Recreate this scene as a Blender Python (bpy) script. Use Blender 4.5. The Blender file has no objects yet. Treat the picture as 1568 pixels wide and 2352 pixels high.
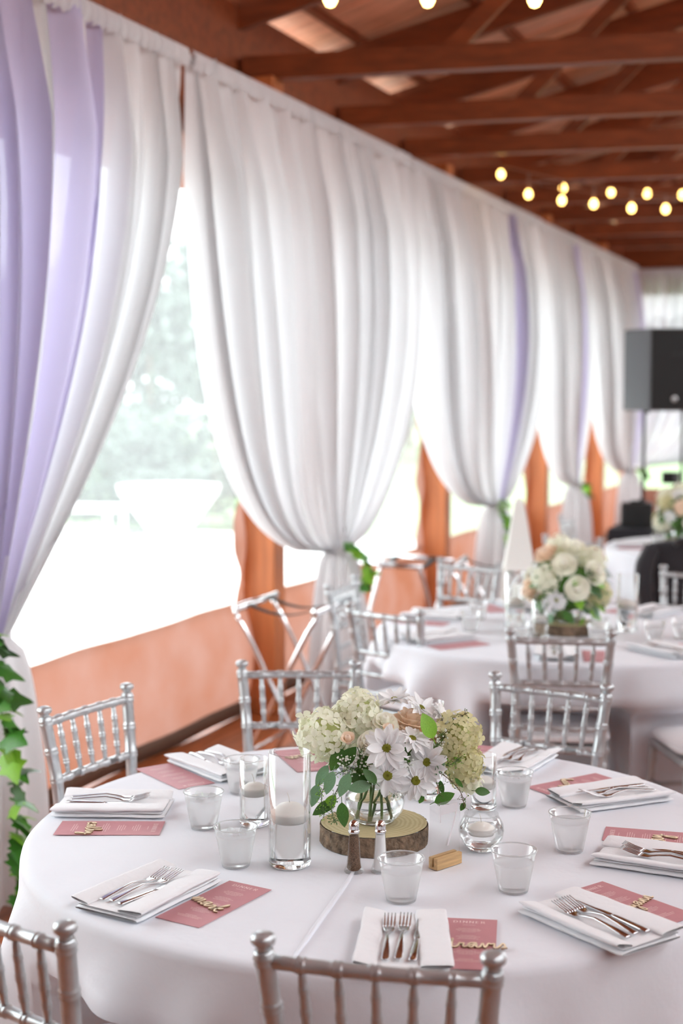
import bpy, bmesh, math, random
from mathutils import Vector, Matrix, Quaternion, Euler, noise
random.seed(7)
R = math.radians
PI = math.pi
C = bpy.context.scene.collection
S = bpy.context.scene

# ------------------------------------------------------------------ camera, sky, exposure
cd = bpy.data.cameras.new('camera')
cam = bpy.data.objects.new('camera', cd); C.objects.link(cam)
cam.location = (0, 0, 1.81)
cam.rotation_euler = (R(85.3104), 0, R(21.7232))
cd.sensor_fit = 'VERTICAL'; cd.sensor_height = 36; cd.sensor_width = 24
cd.lens = 50.0
cd.clip_end = 500
cd.dof.use_dof = True
cd.dof.focus_distance = 3.22
cd.dof.aperture_fstop = 2.2
S.camera = cam

w = bpy.data.worlds.new('overcast_sky'); S.world = w
w.use_nodes = True
wb = w.node_tree.nodes['Background']
wb.inputs['Color'].default_value = (0.90, 0.96, 1.0, 1)
wb.inputs['Strength'].default_value = 1.0

S.view_settings.view_transform = 'Standard'
S.view_settings.look = 'None'
S.view_settings.gamma = 1
S.view_settings.use_curve_mapping = False
S.view_settings.exposure = 2.72
S.cycles.max_bounces = 10
S.cycles.diffuse_bounces = 5
S.cycles.glossy_bounces = 5
S.cycles.transmission_bounces = 8
S.cycles.transparent_max_bounces = 24
S.cycles.use_denoising = True
S.cycles.sample_clamp_indirect = 6.0

# ------------------------------------------------------------------ materials
def mat(name, col, rough=0.6, metal=0.0, spec=0.5, var=0.0, vscale=8.0, bump=0.0, bscale=60.0,
        stretch=None, objvar=0.0, sheen=0.0, trans=0.0, ior=1.45, emit=None, estr=0.0, coat=0.0):
    m = bpy.data.materials.new(name); m.use_nodes = True
    nt = m.node_tree; N = nt.nodes; L = nt.links
    p = N['Principled BSDF']
    p.inputs['Base Color'].default_value = (*col, 1)
    p.inputs['Roughness'].default_value = rough
    p.inputs['Metallic'].default_value = metal
    p.inputs['Specular IOR Level'].default_value = spec
    p.inputs['IOR'].default_value = ior
    p.inputs['Transmission Weight'].default_value = trans
    p.inputs['Sheen Weight'].default_value = sheen
    p.inputs['Coat Weight'].default_value = coat
    if emit:
        p.inputs['Emission Color'].default_value = (*emit, 1); p.inputs['Emission Strength'].default_value = estr
    tc = N.new('ShaderNodeTexCoord')
    vec = tc.outputs['Object']
    if stretch:
        mp = N.new('ShaderNodeMapping'); mp.inputs['Scale'].default_value = stretch
        L.new(vec, mp.inputs['Vector']); vec = mp.outputs['Vector']
    col_out = None
    if var > 0:
        nz = N.new('ShaderNodeTexNoise'); nz.inputs['Scale'].default_value = vscale; nz.inputs['Detail'].default_value = 5
        L.new(vec, nz.inputs['Vector'])
        mr = N.new('ShaderNodeMapRange')
        mr.inputs['From Min'].default_value = .3; mr.inputs['From Max'].default_value = .7
        mr.inputs['To Min'].default_value = 1 - var; mr.inputs['To Max'].default_value = 1 + var
        L.new(nz.outputs['Fac'], mr.inputs['Value'])
        mx = N.new('ShaderNodeVectorMath'); mx.operation = 'SCALE'
        mx.inputs[0].default_value = col
        L.new(mr.outputs['Result'], mx.inputs['Scale'])
        col_out = mx.outputs['Vector']
    if objvar > 0:
        oi = N.new('ShaderNodeObjectInfo')
        mr2 = N.new('ShaderNodeMapRange')
        mr2.inputs['To Min'].default_value = 1 - objvar; mr2.inputs['To Max'].default_value = 1 + objvar
        L.new(oi.outputs['Random'], mr2.inputs['Value'])
        m2 = N.new('ShaderNodeVectorMath'); m2.operation = 'SCALE'
        if col_out: L.new(col_out, m2.inputs[0])
        else: m2.inputs[0].default_value = col
        L.new(mr2.outputs['Result'], m2.inputs['Scale'])
        col_out = m2.outputs['Vector']
    if col_out: L.new(col_out, p.inputs['Base Color'])
    if bump > 0:
        nb = N.new('ShaderNodeTexNoise'); nb.inputs['Scale'].default_value = bscale; nb.inputs['Detail'].default_value = 4
        L.new(vec, nb.inputs['Vector'])
        b = N.new('ShaderNodeBump'); b.inputs['Strength'].default_value = bump; b.inputs['Distance'].default_value = 0.02
        L.new(nb.outputs['Fac'], b.inputs['Height']); L.new(b.outputs['Normal'], p.inputs['Normal'])
    return m

def sheer(name, col, transp=0.2, transl=0.5, var=0.0, col2=None, vscale=3.0):
    """thin cloth or film: part see-through, part light-scattering on both sides"""
    m = bpy.data.materials.new(name); m.use_nodes = True
    nt = m.node_tree; N = nt.nodes; L = nt.links
    N.remove(N['Principled BSDF']); out = N['Material Output']
    d = N.new('ShaderNodeBsdfDiffuse'); d.inputs['Color'].default_value = (*col, 1)
    t = N.new('ShaderNodeBsdfTranslucent'); t.inputs['Color'].default_value = (*col, 1)
    if var > 0:      # blotchy mix of the two colours
        tc = N.new('ShaderNodeTexCoord'); nz = N.new('ShaderNodeTexNoise'); nz.inputs['Scale'].default_value = vscale; nz.inputs['Detail'].default_value = 6
        L.new(tc.outputs['Object'], nz.inputs['Vector'])
        rp = N.new('ShaderNodeMapRange'); rp.inputs['From Min'].default_value = .38; rp.inputs['From Max'].default_value = .66; L.new(nz.outputs['Fac'], rp.inputs['Value'])
        mx = N.new('ShaderNodeMix'); mx.data_type = 'RGBA'; mx.inputs[6].default_value = (*col, 1); mx.inputs[7].default_value = (*col2, 1)
        L.new(rp.outputs['Result'], mx.inputs[0]); L.new(mx.outputs[2], d.inputs['Color']); L.new(mx.outputs[2], t.inputs['Color'])
    a = N.new('ShaderNodeMixShader'); a.inputs['Fac'].default_value = transl
    L.new(d.outputs[0], a.inputs[1]); L.new(t.outputs[0], a.inputs[2])
    tr = N.new('ShaderNodeBsdfTransparent')
    b = N.new('ShaderNodeMixShader'); b.inputs['Fac'].default_value = transp
    L.new(a.outputs[0], b.inputs[1]); L.new(tr.outputs[0], b.inputs[2])
    L.new(b.outputs[0], out.inputs['Surface'])
    return m

def thin_glass(name, tint=(1, 1, 1), haze=0.0, rough=0.02, refl=1.0):
    """thin clear sheet or wall: see-through with grazing reflections and a trace of haze"""
    m = bpy.data.materials.new(name); m.use_nodes = True
    nt = m.node_tree; N = nt.nodes; L = nt.links
    N.remove(N['Principled BSDF']); out = N['Material Output']
    tr = N.new('ShaderNodeBsdfTransparent'); tr.inputs['Color'].default_value = (*tint, 1)
    g = N.new('ShaderNodeBsdfGlossy'); g.inputs['Roughness'].default_value = rough
    fr = N.new('ShaderNodeFresnel'); fr.inputs['IOR'].default_value = 1.45
    mu = N.new('ShaderNodeMath'); mu.operation = 'MULTIPLY'; mu.inputs[1].default_value = refl
    L.new(fr.outputs[0], mu.inputs[0])
    a = N.new('ShaderNodeMixShader'); L.new(mu.outputs[0], a.inputs['Fac'])
    L.new(tr.outputs[0], a.inputs[1]); L.new(g.outputs[0], a.inputs[2])
    last = a
    if haze > 0:
        h = N.new('ShaderNodeBsdfTranslucent'); h.inputs['Color'].default_value = (.9, .92, .92, 1)
        h2 = N.new('ShaderNodeBsdfDiffuse'); h2.inputs['Color'].default_value = (.9, .92, .92, 1)
        hm = N.new('ShaderNodeMixShader'); L.new(h.outputs[0], hm.inputs[1]); L.new(h2.outputs[0], hm.inputs[2])
        b = N.new('ShaderNodeMixShader'); b.inputs['Fac'].default_value = haze
        L.new(a.outputs[0], b.inputs[1]); L.new(hm.outputs[0], b.inputs[2]); last = b
    L.new(last.outputs[0], out.inputs['Surface'])
    return m

M = {}
M['wood_beam'] = mat('stained_beam_wood', (.20, .047, .012), .5, var=.25, vscale=3, stretch=(1, 8, 8), objvar=.15)
M['wood_roof'] = mat('stained_roof_wood', (.62, .29, .175), .6, var=.25, vscale=3, stretch=(1, 6, 6), objvar=.3)
M['wood_pale'] = mat('pale_roof_wood', (.70, .40, .28), .6, var=.15, vscale=3, objvar=.1)  # paler tint stands in for deck boards that catch more light
M['post'] = mat('orange_post_wood', (.52, .16, .05), .5, var=.2, vscale=3, stretch=(8, 8, .6), objvar=.08)
M['floor'] = mat('red_brown_floor_boards', (.30, .085, .025), .35, var=.3, vscale=4, stretch=(8, .8, 8), objvar=.25)
M['tarp'] = sheer('terracotta_tarp', (.36, .145, .085), .0, .34, var=1, col2=(.42, .235, .185), vscale=1.6)
M['tarp_hem'] = mat('grey_tarp_hem', (.13, .07, .045), .7)
M['vinyl'] = thin_glass('clear_vinyl', (.90, .93, .915), .22, .06)
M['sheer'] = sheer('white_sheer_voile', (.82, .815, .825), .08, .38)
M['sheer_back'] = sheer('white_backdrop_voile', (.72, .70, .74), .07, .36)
M['lavender'] = sheer('lavender_voile', (.59, .54, .72), .05, .38)
M['silver'] = mat('silver_painted_resin', (.52, .54, .55), .28, metal=.58, var=.06, vscale=30)
M['cushion'] = mat('white_cushion', (.82, .81, .83), .8, bump=.1, bscale=30)
M['cloth'] = mat('white_table_linen', (.76, .78, .83), .8, sheen=.2, var=.02, vscale=3, bump=.24, bscale=9)
M['napkin'] = mat('white_napkin_cotton', (.82, .83, .85), .85, sheen=.2, bump=.12, bscale=45)
M['card'] = mat('dusty_rose_card', (.56, .265, .285), .55, var=.03, vscale=40)
M['print'] = mat('pale_pink_print', (.90, .72, .72), .6)
M['ply'] = mat('laser_cut_birch', (.90, .76, .54), .6, var=.1, vscale=60)
M['ply_edge'] = mat('burnt_ply_edge', (.26, .14, .07), .7)
M['steel'] = mat('polished_steel', (.60, .59, .60), .13, metal=1.0)
M['chrome'] = mat('chrome', (.80, .80, .81), .12, metal=1.0)
M['plastic'] = thin_glass('clear_cup_plastic', (.99, .99, .99), .17, .05, .55)
M['glassw'] = thin_glass('clear_vase_glass', (.992, .995, .993), .012, .01, .42)
M['glass'] = mat('solid_glass', (.98, 1, .99), .0, trans=1.0, ior=1.48)
M['water'] = mat('water', (1, 1, 1), .0, trans=1.0, ior=1.14)
_m = bpy.data.materials.new('cup_water'); _m.use_nodes = True; _n = _m.node_tree.nodes; _l = _m.node_tree.links
_p = _n['Principled BSDF']; _p.inputs['Transmission Weight'].default_value = 1; _p.inputs['Roughness'].default_value = .0; _p.inputs['IOR'].default_value = 1.12; _p.inputs['Base Color'].default_value = (1, 1, 1, 1)
_t = _n.new('ShaderNodeBsdfTranslucent'); _t.inputs['Color'].default_value = (1, 1, 1, 1); _x = _n.new('ShaderNodeMixShader'); _x.inputs['Fac'].default_value = .36
_l.new(_p.outputs[0], _x.inputs[1]); _l.new(_t.outputs[0], _x.inputs[2]); _l.new(_x.outputs[0], _n['Material Output'].inputs['Surface'])
M['cup_water'] = _m
M['rim'] = thin_glass('moulded_cup_rim', (.99, .99, .99), .45, .05, .9)
M['wax'] = mat('white_wax', (.86, .84, .80), .5)
M['wick'] = mat('cotton_wick', (.75, .72, .68), .8)
M['acrylic'] = thin_glass('clear_acrylic', (.995, .995, .995), .004, .02, .22)
M['numeral'] = mat('white_vinyl_numeral', (.66, .63, .64), .6)
M['blockwood'] = mat('light_beech', (.56, .36, .17), .55, var=.2, vscale=12, stretch=(1, 12, 12))
M['bark'] = mat('rough_bark', (.19, .13, .085), .9, var=.6, vscale=45, bump=.8, bscale=70)
M['pepper'] = mat('ground_pepper', (.16, .095, .06), .9, var=.7, vscale=500)
M['salt'] = mat('table_salt', (.86, .86, .86), .8)
M['hydr'] = sheer('cream_hydrangea', (.94, .94, .80), .0, .36)
M['hydr2'] = sheer('green_cream_hydrangea', (.78, .74, .46), .0, .32)
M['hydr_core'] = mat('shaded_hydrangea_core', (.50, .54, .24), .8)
M['rose'] = sheer('ivory_rose', (.95, .94, .83), .0, .30)
M['peach'] = sheer('peach_rose', (.95, .79, .64), .0, .32)
M['daisy'] = sheer('white_daisy_petal', (.93, .93, .93), .0, .25)
M['disc'] = mat('yellow_green_disc', (.42, .42, .03), .8, bump=.8, bscale=400, var=.3, vscale=300)
M['leaf_pale'] = mat('eucalyptus_leaf', (.17, .32, .17), .5, var=.15, vscale=30, objvar=.2)
M['leaf'] = mat('green_leaf', (.06, .17, .025), .4, var=.25, vscale=30, objvar=.3)
M['leaf_bright'] = mat('bright_leaf', (.20, .43, .03), .4, var=.15, vscale=30, objvar=.15)
M['ivy'] = mat('ivy_leaf', (.045, .17, .02), .35, var=.3, vscale=20, objvar=.5)
M['stem'] = mat('flower_stem', (.10, .19, .05), .5, objvar=.2)
M['twig'] = mat('brown_twig', (.13, .09, .04), .7)
M['gyps'] = mat('babys_breath', (.85, .86, .80), .7)
M['black_cloth'] = mat('black_table_cloth', (.018, .017, .022), .85)
M['black_coat'] = mat('black_jacket_wool', (.022, .021, .026), .8, sheen=.3)
M['black'] = mat('black_speaker_shell', (.012, .012, .012), .45)
M['grey_side'] = mat('grey_speaker_side', (.11, .115, .12), .4)
M['grille'] = mat('black_speaker_grille', (.010, .010, .010), .6)
M['badge'] = mat('silver_badge', (.6, .6, .6), .3, metal=.6)
M['strap'] = mat('black_webbing', (.02, .02, .02), .7)
M['lantern'] = mat('white_lantern_metal', (.82, .80, .76), .4)
M['bulb'] = mat('warm_bulb', (1, .8, .4), .3, emit=(1.0, .60, .16), estr=1.6)
M['cord'] = mat('pale_cord', (.28, .14, .10), .6)
M['gravel'] = mat('white_gravel', (.72, .71, .68), .9, var=.1, vscale=30)
M['lawn'] = mat('lawn_grass', (.19, .27, .13), .9, var=.3, vscale=3)
M['tree'] = mat('pale_tree_leaves', (.10, .135, .11), .7, var=.3, vscale=4, objvar=.15)
M['trunk'] = mat('tree_bark', (.2, .15, .1), .9)
M['stone'] = mat('white_stone', (.85, .85, .83), .7)
M['roof_out'] = mat('roof_shingle', (.2, .2, .2), .8)

# ------------------------------------------------------------------ mesh helpers
class MB:
    def __init__(s): s.v = []; s.f = []
    def add(s, vs, fs):
        o = len(s.v); s.v += [tuple(v) for v in vs]; s.f += [tuple(i + o for i in f) for f in fs]; return s
    def lathe(s, prof, n=20, mt=None, cap=True):
        vs = []; fs = []
        k = len(prof)
        for r, z in prof:
            for j in range(n):
                a = 2 * PI * j / n
                p = Vector((r * math.cos(a), r * math.sin(a), z)); vs.append(mt @ p if mt else p)
        for i in range(k - 1):
            for j in range(n):
                fs.append((i * n + j, i * n + (j + 1) % n, (i + 1) * n + (j + 1) % n, (i + 1) * n + j))
        if cap:
            fs.append(tuple(range(n - 1, -1, -1))); fs.append(tuple((k - 1) * n + j for j in range(n)))
        return s.add(vs, fs)
    def tube(s, pts, rad, n=8, cap=True):
        pts = [Vector(p) for p in pts]; k = len(pts)
        if not hasattr(rad, '__len__'): rad = [rad] * k
        tn = []
        for i in range(k):
            d = pts[min(i + 1, k - 1)] - pts[max(i - 1, 0)]
            tn.append(d.normalized() if d.length > 1e-9 else Vector((0, 0, 1)))
        u = tn[0].orthogonal().normalized(); vs = []; fs = []
        for i in range(k):
            u = (u - tn[i] * u.dot(tn[i])).normalized(); b = tn[i].cross(u)
            for j in range(n):
                a = 2 * PI * j / n
                vs.append(pts[i] + (u * math.cos(a) + b * math.sin(a)) * rad[i])
        for i in range(k - 1):
            for j in range(n):
                fs.append((i * n + j, i * n + (j + 1) % n, (i + 1) * n + (j + 1) % n, (i + 1) * n + j))
        if cap:
            fs.append(tuple(range(n - 1, -1, -1))); fs.append(tuple((k - 1) * n + j for j in range(n)))
        return s.add(vs, fs)
    def box(s, c, d, mt=None):
        x, y, z = d[0] / 2, d[1] / 2, d[2] / 2; c = Vector(c)
        vs = [c + Vector(p) for p in ((-x, -y, -z), (x, -y, -z), (x, y, -z), (-x, y, -z), (-x, -y, z), (x, -y, z), (x, y, z), (-x, y, z))]
        if mt: vs = [mt @ v for v in vs]
        return s.add(vs, [(0, 3, 2, 1), (4, 5, 6, 7), (0, 1, 5, 4), (1, 2, 6, 5), (2, 3, 7, 6), (3, 0, 4, 7)])
    def beam(s, a, b, wd, ht, up=(0, 0, 1)):
        a, b = Vector(a), Vector(b); d = (b - a); t = d.normalized()
        sd = t.cross(Vector(up)).normalized(); u = sd.cross(t)
        vs = []
        for p in (a, b):
            for i, j in ((-1, -1), (1, -1), (1, 1), (-1, 1)):
                vs.append(p + sd * (i * wd / 2) + u * (j * ht / 2))
        return s.add(vs, [(0, 1, 2, 3), (7, 6, 5, 4), (0, 4, 5, 1), (1, 5, 6, 2), (2, 6, 7, 3), (3, 7, 4, 0)])
    def grid(s, fn, nu, nv, closed=False):
        vs = []; fs = []
        cu = nu if closed else nu + 1
        for i in range(cu):
            for j in range(nv + 1): vs.append(fn(i / nu, j / nv))
        for i in range(nu):
            for j in range(nv):
                a = (i % cu) * (nv + 1) + j; b = ((i + 1) % cu) * (nv + 1) + j
                fs.append((a, b, b + 1, a + 1))
        return s.add(vs, fs)
    def loft(s, st, n=8, pw=2.0):
        """stations (center, half-width along x, half-height along z): closed superellipse rings"""
        vs = []; fs = []
        for c, a, b in st:
            c = Vector(c)
            for j in range(n):
                t = 2 * PI * (j + .5) / n; ct, sn = math.cos(t), math.sin(t)
                vs.append(c + Vector((a * math.copysign(abs(ct) ** (2 / pw), ct), 0, b * math.copysign(abs(sn) ** (2 / pw), sn))))
        k = len(st)
        for i in range(k - 1):
            for j in range(n):
                fs.append((i * n + j, (i + 1) * n + j, (i + 1) * n + (j + 1) % n, i * n + (j + 1) % n))
        fs.append(tuple(range(n))); fs.append(tuple((k - 1) * n + j for j in range(n - 1, -1, -1)))
        return s.add(vs, fs)
    def blob(s, c, r, sub=1):
        bm = bmesh.new(); bmesh.ops.create_icosphere(bm, subdivisions=sub, radius=1)
        if not hasattr(r, '__len__'): r = (r, r, r)
        vs = [Vector((v.co.x * r[0], v.co.y * r[1], v.co.z * r[2])) + Vector(c) for v in bm.verts]
        fs = [tuple(v.index for v in f.verts) for f in bm.faces]; bm.free()
        return s.add(vs, fs)
    def mesh(s, name, m, smooth=True):
        me = bpy.data.meshes.new(name); me.from_pydata([tuple(v) for v in s.v], [], s.f)
        me.materials.append(m)
        if smooth: me.polygons.foreach_set('use_smooth', [True] * len(me.polygons))
        me.update(); return me
    def build(s, name, m, parent=None, smooth=True, bevel=0, sub=0, solid=0):
        return put(name, s.mesh(name, m, smooth), parent, bevel=bevel, sub=sub, solid=solid)

def put(name, me, parent=None, mt=None, bevel=0, sub=0, solid=0):
    o = bpy.data.objects.new(name, me); C.objects.link(o)
    if parent: o.parent = parent
    if mt is not None: o.matrix_basis = mt
    if solid:
        k = o.modifiers.new('thickness', 'SOLIDIFY'); k.thickness = solid; k.offset = 0
    if bevel:
        k = o.modifiers.new('bevel', 'BEVEL'); k.width = bevel; k.segments = 2; k.limit_method = 'ANGLE'
    if sub:
        k = o.modifiers.new('smooth', 'SUBSURF'); k.levels = sub; k.render_levels = sub
    return o

def empty(name, loc=(0, 0, 0), rz=0, parent=None):
    o = bpy.data.objects.new(name, None); C.objects.link(o); o.location = loc; o.rotation_euler = (0, 0, rz)
    o.empty_display_size = .05
    if parent: o.parent = parent
    return o

def tag(o, label=None, cat=None, group=None, kind=None):
    if label: o['label'] = label
    if cat: o['category'] = cat
    if group: o['group'] = group
    if kind: o['kind'] = kind
    return o

def thing(name, label, cat, loc=(0, 0, 0), rz=0, group=None):
    return tag(empty(name, loc, rz), label, cat, group)

KIDS = {}
def dup(root, loc=None, rz=None, label=None, group=None, depth=0, parent=None):
    c = root.copy(); C.objects.link(c)
    if parent: c.parent = parent
    if loc is not None: c.location = loc
    if rz is not None: c.rotation_euler = (0, 0, rz)
    if label: c['label'] = label
    if group: c['group'] = group
    for ch in list(root.children): dup(ch, parent=c)
    return c

def orient(n, up=(0, 0, 1), spin=0.0):
    """matrix whose +z looks along n"""
    n = Vector(n).normalized(); q = n.to_track_quat('Z', 'Y')
    return q.to_matrix().to_4x4() @ Matrix.Rotation(spin, 4, 'Z')
def TRS(p, rot=None, sc=1.0):
    m = Matrix.Translation(Vector(p))
    if rot is not None: m = m @ rot
    return m @ (Matrix.Diagonal((sc, sc, sc, 1)) if not hasattr(sc, '__len__') else Matrix.Diagonal((*sc, 1)))
def lerp(a, b, t): return a + (b - a) * t
def interp(tab, x):
    for (x0, y0), (x1, y1) in zip(tab, tab[1:]):
        if x <= x1: return lerp(y0, y1, (x - x0) / (x1 - x0)) if x1 > x0 else y1
    return tab[-1][1]
def catmull(P, k=6):
    P = [Vector(p) for p in P]; out = []
    for i in range(len(P) - 1):
        a, b, c, d = P[max(i - 1, 0)], P[i], P[i + 1], P[min(i + 2, len(P) - 1)]
        for j in range(k):
            t = j / k
            out.append(.5 * ((2 * b) + (c - a) * t + (2 * a - 5 * b + 4 * c - d) * t * t + (3 * b - 3 * c + d - a) * t ** 3))
    out.append(P[-1]); return out
def structure(name, mb, m, **k):
    o = mb.build(name, m, smooth=False, **k); o['kind'] = 'structure'; return o

# ------------------------------------------------------------------ the setting
WX = -3.5            # inner face of the left wall
SK = 0.15            # tie beams and rafters run a little askew to the wall
PITCH = 0.276
fl = tag(empty('floor'), kind='structure')
pm = MB().box((0, 0, -.015), (.176, 5.98, .03)).mesh('floor_board', M['floor'], False)
k = 0
for i in range(69):
    for j in range(4):
        put('floor_board', pm, fl, Matrix.Translation((-3.41 + i * .18, -2 + 6 * j - (i % 3) * .7 + .7, 0)))
structure('floor_joists', MB().box((2.6, 7, -.13), (12.6, 25, .19)), M['wood_beam'])

wl = tag(empty('wall_left'), kind='structure')
post_y = [-2.3, .9, 4.1, 7.26, 10.44, 13.70, 16.46]
pmesh = MB().box((0, 0, 1.78), (.20, .15, 3.56)).mesh('post', M['post'], False)
for y in post_y:
    o = put('post', pmesh, wl, Matrix.Translation((WX + .10, y + .075, 0)), bevel=.006)
MB().box((WX - .04, 6.8, 3.25), (.12, 24, .20)).build('header_beam', M['wood_beam'], wl, False)
MB().box((WX - .06, 6.8, 3.65), (.08, 24, .62)).build('fascia_board', M['wood_beam'], wl, False)
MB().box((WX - .06, 6.8, -.08), (.1, 24, .16)).build('sole_plate', M['wood_beam'], wl, False)

def window(n, y0, y1):
    win = tag(empty('window_%d' % n), kind='structure')
    L = y1 - y0; ph = random.random() * 9
    def wav(y, z): return .012 * noise.noise(Vector((y * 1.3, z * 1.1, ph)))
    e = .11
    MB().grid(lambda u, v: (WX + wav(y0 + u * L, .62 + v * 2.26), y0 + e * .8 + u * (L - 1.6 * e), .62 + v * 2.26), 24, 16).build('pane', M['vinyl'], win)
    def skirt(u, v):
        y = y0 + u * L; z = .05 + v * .60
        b = .07 * math.sin(PI * min(1, max(0, 1 - v))) * (.6 + .4 * noise.noise(Vector((y * .8, 3, ph))))
        return (WX + .012 + b + .030 * (1 - v) * noise.noise(Vector((y * 1.1, z * 1.5, ph))), y, z + .012 * noise.noise(Vector((y * 2, 7, ph))))
    MB().grid(skirt, 40, 14).build('tarp_skirt', M['tarp'], win)
    MB().grid(lambda u, v: Vector(skirt(u, .0)) + Vector((.004 + .01 * v, 0, -.045 + v * .085)), 40, 2).build('tarp_hem', M['tarp_hem'], win, solid=.004)
    MB().grid(lambda u, v: (WX + .008 + wav(y0 + u * L, 2.9), y0 + u * L, 2.86 + v * .33), 24, 4).build('top_band', M['tarp'], win)
    for a, sg in ((y0, 1), (y1, -1)):
        def side(u, v, a=a, sg=sg):
            z = .62 + 2.26 * v; d = e + .022 * math.sin(z * 13 + ph) + .01 * math.sin(z * 29)
            return (WX + .014 + .012 * math.sin(z * 13 + ph + u * 2), a + sg * u * d, z)
        MB().grid(side, 4, 70).build('side_band', M['tarp'], win)
MB().box((WX - .05, -2.05, 1.6), (.08, 6.1, 3.3)).build('wall_panel', M['wood_beam'], wl, False)  # unseen solid panel, added to block window light from behind the camera
for n in range(1, 7):
    y0 = post_y[n] + .15; y1 = post_y[n + 1] if n < 6 else 18.55
    window(n, y0, y1)

# back wall of the pavilion with its low opening
wbk = tag(empty('wall_back'), kind='structure')
MB().box((2.6, 18.68, .28), (12.4, .1, .64)).build('wall_panel', M['tarp'], wbk, False)
MB().box((2.6, 18.70, 3.65), (12.4, .12, 1.1)).build('header_beam', M['wood_beam'], wbk, False)
for x in (-3.4, -.2, 3.0, 6.2): MB().box((x, 18.70, 1.55), (.18, .16, 3.1)).build('post', M['post'], wbk, False)
# unseen sides of the pavilion behind and beside the camera, closed in to limit light
wr = tag(empty('wall_right'), kind='structure')
MB().box((8.75, 6.8, .55), (.1, 24, 1.1)).build('wall_panel', M['wood_beam'], wr, False)
MB().box((8.75, 6.8, 3.1), (.1, 24, 1.9)).build('fascia_board', M['wood_beam'], wr, False)
for y in (-4, 0, 4, 8, 12, 16): MB().box((8.75, y, 1.8), (.25, 3.35, 3.6)).build('post', M['post'], wr, False)  # unseen, made very wide to narrow the openings and dim light from the right
wre = tag(empty('wall_rear'), kind='structure')
MB().box((2.6, -5.1, .5), (12.6, .1, 1.0)).build('wall_panel', M['wood_beam'], wre, False)
MB().box((2.6, -5.1, 3.55), (12.6, .1, 2.7)).build('fascia_board', M['wood_beam'], wre, False)
for x in (-2, 2.1, 6.2): MB().box((x, -5.1, 1.8), (4.0, .1, 3.6)).build('wall_panel', M['wood_beam'], wre, False)  # unseen infill, added to keep light off surfaces facing the camera

# roof: tie beams, rafters, purlins and boards
ce = tag(empty('ceiling'), kind='structure')
beam_y = [-2.5, .9, 4.2, 7.32, 8.79, 10.05, 11.47, 12.87, 14.27, 15.67, 17.07]
XL, XR, XE = WX, 2.6, 8.7
def rz(x): return 3.84 + PITCH * (x - XL)          # underside of the rafters
for y in beam_y:
    a = Vector((XL, y, 3.615)); b = Vector((XE, y + SK * (XE - XL), 3.615))
    MB().beam(a, b, .10, .13).build('tie_beam', M['wood_beam'], ce, False)
    a = Vector((XL - .35, y - SK * .35, rz(XL - .35) + .10)); b = Vector((XR, y + SK * (XR - XL), rz(XR) + .10))
    MB().beam(a, b, .055, .20).build('rafter', M['wood_beam'], ce, False)
    MB().beam(b, (XE + .35, y + SK * (XE + .35 - XL), rz(XL - .35) + .10), .055, .20).build('rafter', M['wood_beam'], ce, False)
    for dx in (1.15, 3.4):
        MB().beam((XL + dx, y + SK * dx, 3.66), (XL + dx + .75, y + SK * (dx + .75), rz(XL + dx + .75) + .05), .05, .09).build('web_strut', M['wood_beam'], ce, False)
for i in range(9):
    x = XL + .12 + i * .74
    MB().beam((x, -5, rz(x) + .225), (x, 19, rz(x) + .225), .045, .05).build('purlin', M['wood_beam'], ce, False)
sl = math.atan(PITCH); Ls = (XR - XL + .6) / math.cos(sl)
bmesh1 = MB().box((0, 0, .0), (Ls, .296, .02)).mesh('roof_board', M['wood_roof'], False)
bmesh2 = MB().box((0, 0, .0), (Ls, .296, .02)).mesh('roof_board_pale', M['wood_pale'], False)
xm = (XL - .6 + XR) / 2
for i in range(80):
    y = -4.8 + i * .3
    me = bmesh2 if i % 9 in (4,) or random.random() < .06 else bmesh1
    m4 = Matrix.Translation((xm, y, rz(xm) + .262 + .006 * (i % 2))) @ Matrix.Rotation(-sl, 4, 'Y')
    put('roof_board', me, ce, m4)
MB().beam(((XR + XE + .6) / 2, -5, rz(XR) - PITCH * 3.3 + .27), ((XR + XE + .6) / 2, 19.3, rz(XR) - PITCH * 3.3 + .27), Ls, .03, up=(-sl, 0, 1)).build('roof_panel', M['wood_roof'], ce, False)
MB().box((2.6, 18.76, 4.6), (12.4, .06, 2.6)).build('gable_panel', M['wood_beam'], ce, False)
MB().box((2.6, -5.16, 4.9), (12.4, .06, 2.0)).build('gable_panel', M['wood_beam'], ce, False)

# outdoors
structure('ground', MB().box((-2, -3, -.40), (60, 44.5, .3)), M['gravel'])
structure('lawn', MB().box((-20, 60, -.43), (320, 240, .3)), M['lawn'])
def foliage(seed, n, lw):
    rd = random.Random(seed); mb = MB()
    lobes = [(Vector((rd.uniform(-.35, .35), rd.uniform(-.35, .35), rd.uniform(.35, .85))), rd.uniform(.22, .38)) for _ in range(9)]
    for i in range(n):
        c, r = rd.choice(lobes)
        d = Vector((rd.gauss(0, 1), rd.gauss(0, 1), rd.gauss(0, 1))).normalized() * r * rd.uniform(.75, 1.05)
        q = orient((rd.gauss(0, 1), rd.gauss(0, 1), rd.gauss(.4, 1)), spin=rd.uniform(0, 6)); p = c + d
        a = lw * rd.uniform(.6, 1.3)
        mb.add([p + q @ Vector(v) for v in ((-a, 0, 0), (0, -a * .45, a * .12), (a, 0, 0), (0, a * .45, a * .12))], [(0, 1, 2, 3)])
    return mb.mesh('foliage', M['tree'])
fol = [foliage(3, 2600, .045), foliage(8, 2600, .045)]
trunk_me = MB().tube([(0, 0, 0), (.02, 0, .3), (0, .02, .6)], [.035, .028, .015], 8).mesh('trunk', M['trunk'])
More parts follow.
